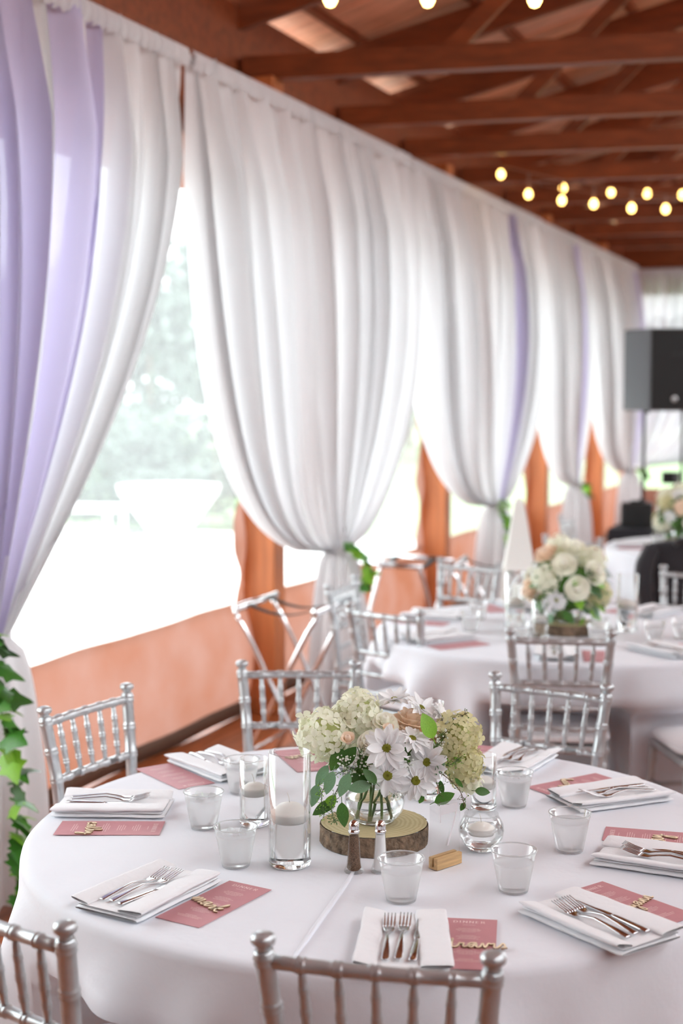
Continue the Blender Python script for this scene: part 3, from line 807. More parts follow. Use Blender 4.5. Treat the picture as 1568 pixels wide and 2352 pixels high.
# ------------------------------------------------------------------ place settings on the nearest table
TOP = TZ + .0015
def ang(u): return math.atan2(-u[0], u[1])           # rotation whose local +y points along u
def napkin_meshes(seed):
    def soft(w, l, t, z0, dx=0, dy=0, skew=0, roll=0, sd=0):
        mb = MB(); nu, nv = 30, 14
        def fn(u, v):
            y = (u - .5) * l + dy
            a = 2 * PI * v
            ct, sn = math.cos(a), math.sin(a)
            x = w / 2 * math.copysign(abs(ct) ** .35, ct); z = t / 2 * math.copysign(abs(sn) ** .8, sn)
            e = min(1, (.5 - abs(u - .5)) * l / .006 + .25); 
            x *= .97 + .03 * e; z *= e ** .5
            xx = x + dx + skew * (u - .5) + .0022 * noise.noise(Vector((y * 22, v * 2, sd)))
            zz = z0 + t / 2 + z + .0022 * noise.noise(Vector((xx * 18, y * 16, sd + 5))) + roll * x / w
            return (xx, y + .0025 * noise.noise(Vector((xx * 30, 1, sd))), max(zz, .0))
        mb.grid(lambda u, v: fn(u, v), nu, nv)
        return mb
    b = soft(.166, .285, .011, .0005, sd=seed).mesh('folded_base', M['napkin'])
    m = soft(.156, .276, .006, .0112, dx=.002, dy=-.002, sd=seed + 2).mesh('folded_layer', M['napkin'])
    r = soft(.062, .282, .011, .0165, dx=.055, skew=-.012, sd=seed + 4, roll=.004).mesh('right_fold', M['napkin'])
    l = soft(.044, .280, .010, .0165, dx=-.066, skew=.010, sd=seed + 6, roll=-.010).mesh('left_fold', M['napkin'])
    return b, m, r, l
NAP = [napkin_meshes(11), napkin_meshes(47)]
def place_napkin(label, p, rz, group, z=TOP, v=0):
    t = thing('napkin', label, 'napkin', (p[0], p[1], z), rz, group)
    for nm, me in zip(('folded_base', 'folded_layer', 'right_fold', 'left_fold'), NAP[v % 2]): put(nm, me, t)
    return t

def fork_mesh():
    mb = MB()
    st = [(0, .0062, .0012), (.004, .0080, .0015), (.03, .0072, .0016), (.06, .0050, .0017), (.09, .0036, .0019), (.115, .0034, .0020), (.128, .0050, .0018), (.138, .0098, .0014), (.150, .0118, .0011), (.158, .0118, .0010)]
    zc = [(0, .002), (.05, .0075), (.09, .0105), (.118, .0065), (.138, .0022), (.158, .0030), (.178, .0070), (.202, .0140)]
    mb.loft([((0, y, interp(zc, y) + .002), a, b) for y, a, b in st], 10, 2.6)
    for k in range(4):
        x0 = (k - 1.5) * .0064; ys = (.154, .165, .178, .190, .202)
        mb.loft([((x0 * (1 + .02 * i), y, interp(zc, y) + .002), (.0022, .0021, .0019, .0017, .0009)[i], .0010) for i, y in enumerate(ys)], 8, 2.6)
    return mb.mesh('fork_body', M['steel'])
def knife_mesh():
    h = MB().loft([((0, y, .004), a, b) for y, a, b in [(0, .0055, .002), (.003, .0078, .0032), (.03, .0075, .0034), (.075, .0062, .0034), (.095, .0050, .003), (.102, .0044, .0024)]], 12, 2.4).mesh('knife_handle', M['steel'])
    b = MB().loft([((x, y, .0045), a, c) for x, y, a, c in [(0, .101, .0040, .0018), (.0005, .108, .0075, .0010), (.001, .13, .0092, .0009), (.0015, .17, .0100, .0008), (.001, .195, .0092, .0007), (-.001, .208, .0060, .0006), (-.003, .215, .0018, .0005)]], 10, 2.2).mesh('knife_blade', M['steel'])
    return h, b
FORK = fork_mesh(); KH, KB = knife_mesh()
def in_frame(p, rz, lx, ly): return (p[0] + lx * math.cos(rz) - ly * math.sin(rz), p[1] + lx * math.sin(rz) + ly * math.cos(rz))
def place_fork(label, p, rz, z, tilt=0.0, group='dinner forks'):
    t = thing('fork', label, 'fork', (p[0], p[1], z), rz, group)
    put('fork_body', FORK, t, Matrix.Rotation(tilt, 4, 'X'))
def place_knife(label, p, rz, z, group='dinner knives'):
    t = thing('knife', label, 'knife', (p[0], p[1], z), rz, group)
    put('knife_handle', KH, t); put('knife_blade', KB, t)

# menu cards: DINNER in spaced serif capitals with lines of small print below
GL = {'D': (.75, [[(0, 0), (0, 1)], [(0, 1), (.35, 1), (.68, .75), (.72, .5), (.68, .25), (.35, 0), (0, 0)]]),
      'I': (.12, [[(0, 0), (0, 1)]]),
      'N': (.75, [[(0, 0), (0, 1)], [(0, 1), (.7, 0)], [(.7, 0), (.7, 1)]]),
      'E': (.55, [[(0, 0), (0, 1)], [(0, 1), (.5, 1)], [(0, .52), (.4, .52)], [(0, 0), (.52, 0)]]),
      'R': (.68, [[(0, 0), (0, 1)], [(0, 1), (.4, 1), (.58, .86), (.58, .66), (.4, .52), (0, .52)], [(.28, .52), (.66, 0)]])}
def ribbon(mb, pts, wv, wh, z=0.0):
    for a, b in zip(pts, pts[1:]):
        a = Vector(a); b = Vector(b); d = b - a
        if d.length < 1e-9: continue
        n = Vector((-d.y, d.x)).normalized(); wd = lerp(wh, wv, abs(d.normalized().y)) / 2; e = d.normalized() * wd * .4
        mb.add([(*(a - n * wd - e), z), (*(b - n * wd + e), z), (*(b + n * wd + e), z), (*(a + n * wd - e), z)], [(0, 1, 2, 3)])
def menu_print():
    mb = MB(); H = .0098; word = 'DINNER'; sp = .0052
    Wd = sum(GL[c][0] * H for c in word) + sp * (len(word) - 1); x = -Wd / 2; y0 = .127 - .024
    for c in word:
        for st in GL[c][1]:
            P = [(x + px * H, y0 + py * H) for px, py in st]
            ribbon(mb, P, .0017, .0008)
            if len(st) == 2 and st[0][0] == st[1][0]:
                for py in (0, 1): ribbon(mb, [(x + st[0][0] * H - .0017, y0 + py * H), (x + st[0][0] * H + .0017, y0 + py * H)], .0007, .0007)
        x += GL[c][0] * H + sp
    rd = random.Random(4)
    def line(y, wdt):
        x = -wdt / 2
        while x < wdt / 2:
            l = rd.uniform(.003, .009); l = min(l, wdt / 2 - x)
            ribbon(mb, [(x, y), (x + l, y)], .0011, .0011); x += l + .0016
    for y, wdt in ((.092, .024), (.072, .040), (.0665, .050), (.061, .044), (.0555, .026), (.036, .030), (.0305, .046), (.025, .034), (.0195, .040), (-.002, .030), (-.0075, .066), (-.013, .072), (-.0185, .050),
                   (-.040, .036), (-.0455, .054), (-.051, .048), (-.0565, .030), (-.080, .028), (-.0855, .060), (-.091, .052)):
        line(y, wdt)
    return mb.mesh('menu_print', M['print'], False)
MP = menu_print()
CARD = MB().box((0, 0, .0006), (.110, .254, .0009)).mesh('card_stock', M['card'], False)
def place_card(label, p, rz, z=TOP, group='dusty rose menu cards'):
    t = thing('menu_card', label, 'menu', (p[0], p[1], z), rz, group)
    put('card_stock', CARD, t); put('menu_print', MP, t, Matrix.Translation((0, 0, .00125)))

# name signs cut out of thin plywood in joined handwriting
CU = {'m': (.95, [(0, .1), (.12, .5), (.16, 0), (.3, .5), (.42, .5), (.46, 0), (.6, .5), (.74, .46), (.76, .06), (.95, .1)]),
      'a': (.70, [(0, .1), (.5, .5), (.2, .5), (.08, .2), (.25, 0), (.5, .4), (.5, .06), (.70, .1)]),
      'r': (.48, [(0, .1), (.14, .5), (.2, .42), (.34, .46), (.32, .06), (.48, .1)]),
      'k': (.66, [(0, .1), (.20, .8), (.20, 1.08), (.12, .95), (.10, .0), (.14, .28), (.42, .56), (.40, .40), (.20, .30), (.42, .02), (.66, .1)]),
      't': (.46, [(0, .1), (.22, 1.0), (.2, .06), (.46, .1)]),
      'v': (.56, [(0, .1), (.12, .5), (.24, 0), (.42, .5), (.56, .42)]),
      'i': (.36, [(0, .1), (.16, .5), (.16, .04), (.36, .1)]),
      's': (.44, [(0, .1), (.24, .55), (.34, .2), (.16, 0), (.44, .1)]),
      'l': (.44, [(0, .1), (.28, .8), (.18, 1.05), (.1, .3), (.2, 0), (.44, .1)]),
      'y': (.62, [(0, .1), (.1, .5), (.2, .1), (.42, .45), (.34, -.5), (.12, -.55), (.3, -.1), (.62, .1)]),
      'n': (.66, [(0, .1), (.12, .5), (.16, 0), (.32, .5), (.44, .46), (.46, .06), (.66, .1)]),
      'c': (.50, [(0, .1), (.36, .5), (.14, .5), (.08, .15), (.25, 0), (.50, .1)]),
      'h': (.62, [(0, .1), (.26, .9), (.16, 1.05), (.12, 0), (.3, .5), (.42, .4), (.42, .05), (.62, .1)]),
      'e': (.48, [(0, .1), (.34, .3), (.26, .52), (.1, .3), (.22, 0), (.48, .1)]),
      'j': (.50, [(0, .1), (.24, .5), (.2, -.5), (.02, -.5), (.2, -.05), (.50, .1)]),
      'C': (.80, [(.62, .9), (.45, 1.05), (.1, .6), (.15, .05), (.45, 0), (.80, .1)])}
def sign_mesh(word, width, lead=0.0, trail=0.0):
    x = 0; P = []
    if lead: P += [(-lead, .2), (-lead * .5, .22)]
    for c in word:
        adv, st = CU[c]
        P += [(x + a, b) for a, b in (st if not P or c == word[0] else st[1:])]; x += adv
    if trail: P += [(x + trail * .6, .22), (x + trail, .12)]
    tot = x + lead + trail; sc = width / tot
    pts = [Vector(((a - (x + trail - lead) / 2) * sc, (b - .3) * sc * 1.1, 0)) for a, b in P]
    path = catmull(pts, 5); wd = max(.0015, .052 * sc); th = .0024
    def strip(z0, z1, w, nm, m):
        mb = MB(); n = len(path); vs = []
        for i in range(n):
            d = (path[min(i + 1, n - 1)] - path[max(i - 1, 0)]); d = d.normalized() if d.length > 0 else Vector((1, 0, 0)); q = Vector((-d.y, d.x, 0)) * w
            p = path[i]; vs += [p - q + Vector((0, 0, z0)), p + q + Vector((0, 0, z0)), p + q + Vector((0, 0, z1)), p - q + Vector((0, 0, z1))]
        fs = []
        for i in range(n - 1):
            a, b = i * 4, i * 4 + 4
            for k in range(4): fs.append((a + k, a + (k + 1) % 4, b + (k + 1) % 4, b + k))
        fs += [(3, 2, 1, 0), (n * 4 - 4, n * 4 - 3, n * 4 - 2, n * 4 - 1)]
        return mb.add(vs, fs).mesh(nm, m, False)
    return strip(0, th, wd, 'cut_edge', M['ply_edge']), strip(th, th + .0004, wd * .97, 'wood_face', M['ply'])
def place_sign(label, word, width, p, rz, z=TOP + .0022, **k):
    t = thing('name_sign', label, 'name sign', (p[0], p[1], z), rz, 'wooden name signs')
    e, f = sign_mesh(word, width, **k); put('cut_edge', e, t); put('wood_face', f, t)

SET = [  # where, card centre, card direction, napkin centre, napkin direction, cutlery style
    ('at the front seat by the nearest chair', (-.758, 2.555), (-.25, .968), (-.880, 2.535), (-.31, .951), 0),
    ('at the front left of the near table', (-1.305, 2.568), (.17, .985), (-1.468, 2.600), (.165, .986), 0),
    ('at the left edge of the near table', (-1.774, 2.934), (.93, .36), (-1.865, 3.120), (.945, .33), 1),
    ('at the back left of the near table', (-1.857, 3.413), (.837, -.548), (-1.800, 3.575), (.86, -.51), 2),
    ('at the back, behind the tallest candle cylinder', (-1.595, 3.705), (.64, -.76), (-1.47, 3.80), (.60, -.80), 2),
    ('at the back right behind the bouquet', (-1.16, 3.93), (-.05, -1), (-1.035, 3.925), (-.12, -.99), 2),
    ('at the right back of the near table', (-.809, 3.736), (-.57, -.82), (-.712, 3.672), (-.70, -.71), 0),
    ('at the right frame edge of the near table', (-.525, 3.350), (-.99, -.11), (-.505, 3.205), (-.998, .06), 0),
    ('at the front right of the near table', (-.505, 2.885), (-.862, .506), (-.562, 2.778), (-.84, .54), 0)]
for i, (wh, cp, cu_, np_, nu_, sty) in enumerate(SET):
    place_card('dusty rose menu card reading DINNER ' + wh, cp, ang(cu_))
    np_ = (np_[0] + .018, np_[1] - .045)
    rzn = ang(nu_); place_napkin('folded white napkin holding cutlery ' + wh, np_, rzn, 'folded white napkins', v=i)
    zf = TOP + .0190
    rf = rzn + R(-6 if i % 2 else -3)
    place_fork('outer left dinner fork on the napkin ' + wh, in_frame(np_, rzn, -.034, -.115), rf + R(2), zf)
    place_fork('inner dinner fork on the napkin ' + wh, in_frame(np_, rzn, -.010, -.112), rf, zf + .0005)
    place_knife('dinner knife on the napkin ' + wh, in_frame(np_, rzn, .016, -.118), rf + R(-1), zf + .0005)
def off(c, u, dx, dy): return in_frame(c, ang(u), dx, dy)
place_sign('wooden name sign on the menu card by the nearest chair', 'travis', .125, (-.741, 2.542), ang(SET[0][2]) + R(2), lead=.35)
place_sign('wooden name sign on the front left menu card', 'mark', .100, (-1.312, 2.550), ang(SET[1][2]) + R(-22))
place_sign('wooden name sign on the left edge menu card', 'cathy', .095, (-1.812, 2.907), ang(SET[2][2]) + R(4))
place_sign('wooden name sign half hidden at the back behind the tall candle cylinder', 'sam', .085, (-1.615, 3.725), ang(SET[4][2]) + R(12))
place_sign('wooden name sign on the right back menu card', 'sherry', .090, (-.834, 3.727), ang(SET[6][2]) + R(-30))
place_sign('wooden name sign on the menu card at the right frame edge', 'jay', .085, (-.522, 3.323), ang(SET[7][2]) + R(6))
place_sign('wooden name sign on the front right menu card', 'lilyann', .125, (-.493, 2.876), ang(SET[8][2]) + R(14))

# ------------------------------------------------------------------ cups, candle glasses, shakers
def cup_meshes(level, ice, seed):
    wall = MB().lathe([(.001, .0030), (.0300, .0030), (.0318, .0045), (.0460, .0800), (.0472, .0815), (.0472, .0870), (.0490, .0880), (.0490, .0896), (.0472, .0900), (.0460, .0885)], 40, cap=False).mesh('cup_wall', M['plastic'])
    base = MB().lathe([(.0285, .0), (.0308, .0004), (.0315, .0040), (.0300, .0052), (.001, .0046)], 40).mesh('cup_base', M['plastic'])
    rl = lerp(.0305, .0455, (level - .005) / .075)
    wat = MB().lathe([(.0306, .0056), (rl * .9 + .0306 * .1 - .0006, level * .9), (rl - .0008, level - .001), (rl - .0012, level)], 40).mesh('water', M['cup_water'])
    rim = MB().grid(lambda u, v: ((.0484 + .0014 * math.cos(2 * PI * v)) * math.cos(2 * PI * u), (.0484 + .0014 * math.cos(2 * PI * v)) * math.sin(2 * PI * u), .0896 + .0013 * math.sin(2 * PI * v)), 48, 8, True).mesh('cup_rim', M['rim'])
    return wall, base, wat, rim
def cup(label, p, z=TOP, level=.062, seed=1, ice=False, group='clear plastic cups of water'):
    t = thing('water_cup', label, 'cup', (p[0], p[1], z), seed, group)
    for nm, me in zip(('cup_wall', 'cup_base', 'water', 'cup_rim'), cup_meshes(level, ice, seed)): put(nm, me, t)
    if ice:
        rd = random.Random(seed)
        for k in range(5):
            a = k * 1.256 + rd.uniform(0, .6); r = .021
            q = Euler((rd.uniform(-.4, .4), rd.uniform(-.4, .4), rd.uniform(0, 3))).to_matrix().to_4x4()
            put('ice_cube', ICE, t, TRS((r * math.cos(a), r * math.sin(a), level + .002), q, rd.uniform(.8, 1.1)))
    return t
_b = MB().box((0, 0, 0), (.017, .015, .011)); ICE = _b.mesh('ice_cube', M['plastic'], False)
cups = [((-1.378, 2.822), .066, True, 'clear water cup with ice, left front, left of the tallest candle cylinder'), ((-1.574, 3.047), .066, True, 'clear water cup with ice, farthest left on the near table'),
        ((-.962, 2.752), .060, False, 'clear water cup nearest the camera, right of the salt shaker'), ((-.759, 2.893), .056, False, 'clear water cup front right, before the glass bubble bowl'),
        ((-.708, 3.203), .064, False, 'clear water cup right, standing alone before the right back napkin'), ((-.920, 3.506), .066, True, 'clear water cup beside the right candle cylinder'),
        ((-1.622, 3.358), .060, True, 'clear water cup half hidden behind the short candle cylinder')]
for i, (p, lv, ice, lb) in enumerate(cups): cup(lb, (p[0] + .008, p[1] - .022), level=lv + .007, seed=i + 1, ice=ice)

def floating_candle(t, r, z, h=.026, dome=.016):
    MB().lathe([(.001, z), (r * .86, z + .001), (r * .97, z + .006), (r, z + h * .85), (r * .985, z + h), (r * .90, z + h + .001), (r * .55, z + h + dome * .75), (r * .12, z + h + dome), (.001, z + h + dome)], 36, cap=False).build('candle', M['wax'], t)
    c = t.children[-1]
    MB().tube([(0, 0, z + h + dome - .002), (-.002, 0, z + h + dome + .012), (-.007, .002, z + h + dome + .021)], .0009, 6).build('wick', M['wick'], c)
def cyl_vase(label, p, r, h, level, z=TOP, group='glass cylinders with floating candles', candle=True, n=48):
    t = thing('candle_cylinder', label, 'candle vase', (p[0], p[1], z), 0, group)
    MB().lathe([(r - .0022, .012), (r - .0022, h - .002), (r - .0011, h), (r, h - .002), (r, .012)], n, cap=False).build('glass_wall', M['glassw'], t)
    MB().lathe([(.001, .0005), (r * .90, .0), (r * .98, .003), (r, .010), (r - .001, .0125), (r * .7, .0105), (.001, .0100)], n, cap=False).build('glass_foot', M['glass'], t)
    MB().lathe([(r - .0030, .0130), (r - .0026, level - .0005), (r - .0034, level)], n).build('water', M['water'], t)
    if candle: floating_candle(t, r - .0045, level - .020, .024 if r > .04 else .020, .020 if r > .04 else .012)
    return t
cyl_vase('tallest glass cylinder with floating white candle, left of the bouquet', (-1.261, 2.852), .0475, .258, .118)
cyl_vase('short glass cylinder with floating candle, behind the left water cups', (-1.463, 3.095), .0365, .165, .092)
cyl_vase('short glass cylinder with floating candle, right of the bouquet', (-.978, 3.432), .0330, .140, .072)
cyl_vase('tall glass cylinder mostly hidden behind the bouquet', (-1.140, 3.468), .0430, .256, .118)
def bubble_bowl(label, p, z=TOP):
    t = thing('bubble_bowl', label, 'candle vase', (p[0], p[1], z), 0, 'glass bubble bowls')
    pr = [(.026, .003), (.0405, .014), (.0500, .030), (.0530, .046), (.0505, .062), (.0430, .076), (.0395, .082), (.0400, .086), (.0388, .0865), (.0380, .082), (.0415, .075), (.0488, .062), (.0512, .046), (.0482, .030), (.0390, .016)]
    MB().lathe(pr, 48, cap=False).build('glass_wall', M['glassw'], t)
    MB().lathe([(.001, .0005), (.024, .0), (.030, .003), (.034, .0085), (.037, .0135), (.022, .011), (.001, .010)], 40, cap=False).build('glass_foot', M['glass'], t)
    MB().lathe([(.0200, .0125), (.0385, .0165), (.0476, .030), (.0506, .046), (.0495, .052), (.0485, .0525)], 40).build('water', M['water'], t)
    floating_candle(t, .031, .037, .016, .012)
    return t
bubble_bowl('round glass bubble bowl with a candle, right of the wood slice', (-.891, 3.110))
bubble_bowl('round glass bubble bowl half hidden left behind the bouquet', (-1.395, 3.600))

def shaker(label, p, fill, fm):
    t = thing('shaker', label, 'shaker', (p[0], p[1], TOP), .3, 'glass salt and pepper shakers')
    MB().lathe([(.001, .0), (.0215, .0), (.0222, .003), (.0190, .010), (.0160, .020), (.0138, .045), (.0118, .080), (.0112, .090)], 10, cap=False).build('glass_body', M['glassw'], t, False)
    MB().lathe([(.012, .005), (.0160, .010), (.0142, .020), (.0120, .045), (.0103, .076), (.0098, fill)], 14).build('filling', fm, t)
    MB().lathe([(.0118, .088), (.0128, .090), (.0128, .0935), (.0116, .0945), (.0120, .098), (.0116, .100), (.0122, .103), (.0112, .109), (.0080, .1145), (.003, .1172), (.001, .1175)], 20).build('chrome_cap', M['chrome'], t)
shaker('glass pepper shaker with chrome cap in front of the wood slice', (-1.109, 2.858), .082, M['pepper'])
shaker('glass salt shaker with chrome cap beside the pepper', (-1.055, 2.880), .085, M['salt'])

# wooden holder with a clear sheet carrying the table number
t = thing('table_number', 'clear table number 7 in a small wooden block', 'sign', (-.934, 2.972, TOP), math.atan2(.07, .034))
for sy in (-1, 1): MB().box((0, sy * .0076, .0150), (.080, .0112, .022)).build('block_half', M['blockwood'], t, False, bevel=.0008)
MB().box((0, 0, .0025), (.080, .0262, .005)).build('block_foot', M['blockwood'], t, False, bevel=.0008)
MB().box((-.002, 0, .076), (.096, .0022, .140)).build('acrylic_sheet', M['acrylic'], t, False)
MB().add([(-.030 + .010, -.0016, .138), (.026 + .010, -.0016, .138), (.026 + .010, -.0016, .118), (-.030 + .010, -.0016, .118)], [(3, 2, 1, 0)]).add(
    [(.022 + .010, -.0016, .120), (.026 + .010, -.0016, .120), (-.002 + .010, -.0016, .045), (-.007 + .010, -.0016, .045)], [(3, 2, 1, 0)]).add(
    [(-.030 + .010, -.0016, .120), (-.028 + .010, -.0016, .120), (-.028 + .010, -.0016, .102), (-.030 + .010, -.0016, .102)], [(3, 2, 1, 0)]).build('numeral', M['numeral'], t, False, solid=.0004)

# ------------------------------------------------------------------ centrepieces: wood slice, glass bowl vase, flowers
def wood_slice(label, p, r, h=.045, z=TOP, seed=1):
    t = thing('wood_slice', label, 'wood slice', (p[0], p[1], z), 0, 'bark-edged wood slices')
    def rr(a): return r * (1 + .035 * noise.noise(Vector((math.cos(a) * 1.2, math.sin(a) * 1.2, seed))))
    def bark(u, v):
        a = 2 * PI * u; q = rr(a) * (1 + .022 * noise.noise(Vector((u * 70, v * 2.0, seed))) + .012 * noise.noise(Vector((u * 150, v * 6, seed))))
        return (q * math.cos(a), q * math.sin(a), v * h * (1 + .03 * noise.noise(Vector((u * 60, 3, seed)))))
    mb = MB().grid(bark, 200, 6, True); mb.build('bark', M['bark'], t)
    n = 96
    mb = MB(); vs = [(0, 0, h + .0005)]; fs = []
    for k, q in ((1, .35), (2, .7), (3, .985)):
        for j in range(n): a = 2 * PI * j / n; vs.append((rr(a) * q * math.cos(a), rr(a) * q * math.sin(a), h + .0008))
    for j in range(n): fs.append((0, 1 + j, 1 + (j + 1) % n))
    for k in range(2):
        for j in range(n): a = 1 + k * n; fs.append((a + j, a + n + j, a + n + (j + 1) % n, a + (j + 1) % n))
    mb.add(vs, fs); mb.build('cut_face', M['slice'], t)
    return t
m = mat('cut_wood_rings', (.60, .50, .28), .7, var=.12, vscale=30, bump=.1, bscale=80); M['slice'] = m
nt = m.node_tree; wv = nt.nodes.new('ShaderNodeTexWave'); wv.wave_type = 'RINGS'; wv.rings_direction = 'Z'
wv.inputs['Scale'].default_value = 28; wv.inputs['Distortion'].default_value = 3.5; wv.inputs['Detail'].default_value = 2
tcn = [n for n in nt.nodes if n.type == 'TEX_COORD'][0]; nt.links.new(tcn.outputs['Object'], wv.inputs['Vector'])
cr = nt.nodes.new('ShaderNodeMix'); cr.data_type = 'RGBA'
cr.inputs[6].default_value = (.62, .53, .31, 1); cr.inputs[7].default_value = (.52, .42, .22, 1)
nt.links.new(wv.outputs['Fac'], cr.inputs[0]); nt.links.new(cr.outputs[2], nt.nodes['Principled BSDF'].inputs['Base Color'])

def bowl_vase(label, p, z, s=1.0):
    t = thing('glass_vase', label, 'vase', (p[0], p[1], z), 0, 'glass bowl vases')
    pr = [(.030, .002), (.050, .008), (.066, .026), (.072, .050), (.068, .074), (.056, .090), (.050, .096), (.052, .100), (.050, .1005), (.048, .096), (.054, .089), (.066, .073), (.0698, .050), (.064, .027), (.048, .010)]
    MB().lathe([(a * s, b * s) for a, b in pr], 48, cap=False).build('glass_wall', M['glassw'], t)
    MB().lathe([(.001, .0005), (.030 * s, 0), (.045 * s, .004 * s), (.048 * s, .009 * s), (.001, .008 * s)], 40, cap=False).build('glass_foot', M['glass'], t)
    MB().lathe([(.040 * s, .0095 * s), (.0630 * s, .0275 * s), (.0690 * s, .050 * s), (.0685 * s, .062 * s), (.067 * s, .0625 * s)], 40).build('water', M['water'], t)
    return t
# pieces of flowers, shared between the copies
def petal(l, wd, cup=.15, tip=.0, n=5):
    """pointed-round petal along +y"""
    mb = MB()
    def fn(u, v):
        x = (u - .5) * 2; wv_ = wd * (math.sin(PI * min(1, v * .82 + .10)) ** .7) * (1 if v < .95 else .75)
        return (x * wv_, v * l, cup * l * (v * v - .25 * v) * 1.0 + abs(x) ** 2 * wd * .35 + tip * v * v * l)
    return mb.grid(fn, 4, n)
DP = [petal(1, .215, c, t).mesh('petal', M['daisy']) for c, t in ((.02, -.18), (.10, .0), (-.05, -.35))]
def disc_mesh():
    return MB().lathe([(.001, .045), (.08, .125), (.15, .125), (.21, .09), (.245, .02), (.16, -.05), (.05, -.09), (.001, -.10)], 20, cap=False).mesh('daisy', M['disc'])
DISC = disc_mesh()
def daisy(parent, p, d, r, seed, droop=0):
    rd = random.Random(seed); q = orient(d, spin=rd.uniform(0, 6))
    o = put('daisy', DISC, parent, TRS(p, q, r))
    for lay in (0, 1):
        n = 14 if lay == 0 else 12
        for i in range(n):
            a = 2 * PI * (i + .5 * lay + rd.uniform(-.18, .18)) / n
            m4 = Matrix.Rotation(a, 4, 'Z') @ Matrix.Translation((0, .13, .030 * lay - .02)) @ Matrix.Rotation(R(rd.uniform(2, 22) + 10 * lay - droop), 4, 'X') @ Matrix.Rotation(rd.uniform(-.25, .25), 4, 'Y') @ Matrix.Diagonal((rd.uniform(.85, 1.2), rd.uniform(.82, .98), 1, 1))
            put('petal', DP[rd.randrange(3) if droop == 0 else 2 if rd.random() < .5 else 0], o, m4)
    return o
def floret(m):
    mb = MB()
    for k in range(4):
        a = k * PI / 2 + .2; ca, sa = math.cos(a), math.sin(a)
        vs = []
        for x, y, z in ((0, .04, 0), (-.30, .30, .12), (-.42, .66, .16), (-.22, .98, .05), (0, 1.04, .02), (.22, .98, .05), (.42, .66, .16), (.30, .30, .12), (0, .6, .06)):
            vs.append((x * ca - y * sa, x * sa + y * ca, z + .05 * (k % 2)))
        mb.add(vs, [(i, (i + 1) % 8, 8) for i in range(8)])
    mb.blob((0, 0, .06), .09, 0)
    return mb.mesh('floret', m)
FL1 = floret(M['hydr']); FL2 = floret(M['hydr2'])
def hydrangea(parent, p, r, n, seed, me, joined=False, fr=.0150, sq=(1, 1, 1)):
    rd = random.Random(seed)
    core = MB().blob((0, 0, 0), tuple(r * .72 * q for q in sq), 2); pts = []
    for i in range(n):
        z = 1 - 2 * (i + .5) / n; a = i * 2.39996; k = math.sqrt(1 - z * z)
        d = Vector((k * math.cos(a), k * math.sin(a), z)); pts.append((d, rd.uniform(.86, 1.06)))
    if joined:
        src = [v.co.copy() for v in me.vertices]; fc = [tuple(pp.vertices) for pp in me.polygons]; mb = MB(); mb.v += core.v; mb.f += core.f
        for d, s in pts:
            m4 = TRS(Vector((d.x * sq[0], d.y * sq[1], d.z * sq[2])) * r * s, orient(d, spin=rd.uniform(0, 6)), fr * rd.uniform(.85, 1.2)); mb.add([m4 @ v for v in src], fc)
        o = mb.build('hydrangea', me.materials[0], parent); o.location = p; return o
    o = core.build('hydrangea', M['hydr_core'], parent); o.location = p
    for d, s in pts:
        dd = (d + Vector((rd.gauss(0, .36), rd.gauss(0, .36), rd.gauss(0, .36)))).normalized()
        put('floret', me, o, TRS(Vector((d.x * sq[0], d.y * sq[1], d.z * sq[2])) * r * s, orient(dd, spin=rd.uniform(0, 6)), fr * rd.uniform(.85, 1.25)))
    return o
def rose_petal_mesh(m):
    mb = MB()
    def fn(u, v):
        a = (u - .5) * 2.1; r = .34 + .30 * v ** 1.3 + .16 * max(0, v - .7) * 2; hh = .02 + .95 * v - .20 * (abs(u - .5) * 2) ** 2 * v
        return (r * math.sin(a), r * math.cos(a), hh - .16 * max(0, v - .75) * 2)
    return mb.grid(fn, 8, 7).mesh('petal', m)
RP = {k: rose_petal_mesh(M[k]) for k in ('rose', 'peach')}
def rose(parent, p, d, r, seed, mk, layers=4, openness=1.0):
    rd = random.Random(seed)
    o = MB().lathe([(.001, -.10), (.25, .0), (.33, .35), (.22, .82), (.08, .90), (.001, .80)], 16, cap=False).build('rose', M[mk], parent)
    o.matrix_basis = TRS(p, orient(d), r)
    for L in range(layers):
        n = 3 + L
        for i in range(n):
            a = 2 * PI * (i + rd.uniform(-.12, .12)) / n + L * .7
            sc = .62 + .16 * L * openness
            m4 = Matrix.Rotation(a, 4, 'Z') @ Matrix.Rotation(R(-5 - 9 * L * openness), 4, 'X') @ Matrix.Diagonal((sc, sc, .95 - .10 * L * openness, 1))
            put('petal', RP[mk], o, m4)
    return o
def leaf_mesh(name, m, wd=.24, bend=.12, fold=.10):
    mb = MB()
    def fn(u, v):
        x = (u - .5) * 2; ww = wd * math.sin(PI * v ** .85) ** .8 if 0 < v < 1 else 0
        return (x * ww, v, -bend * v * v + fold * abs(x) * ww)
    return mb.grid(fn, 4, 9).tube([(0, -.22, 0), (0, 0, 0), (0, .5, -bend * .25 - .004), (0, .97, -bend * .94)], [.014, .014, .010, .003], 5).mesh(name, m)
LF = {'leaf_pale': leaf_mesh('leaf', M['leaf_pale'], .25), 'leaf': leaf_mesh('leaf', M['leaf'], .22), 'leaf_bright': leaf_mesh('leaf', M['leaf_bright'], .25)}
VR, VT, VU = Vector((.929, .370, 0)), Vector((.369, -.926, .08)), Vector((-.03, .076, .997))   # right, towards and up as seen from the front seat
def wd_(r, u, t): return VR * r + VU * u + VT * t
def leaf(parent, p, d, face, ln, mk, wsc=1.0):
    d = Vector(d).normalized(); z = (Vector(face) - d * d.dot(Vector(face))).normalized(); x = d.cross(z)
    m3 = Matrix((x, d, z)).transposed().to_4x4()
    put('leaf', LF[mk], parent, TRS(Vector(p) - d * ln * .5, m3, (ln * wsc, ln, ln)))
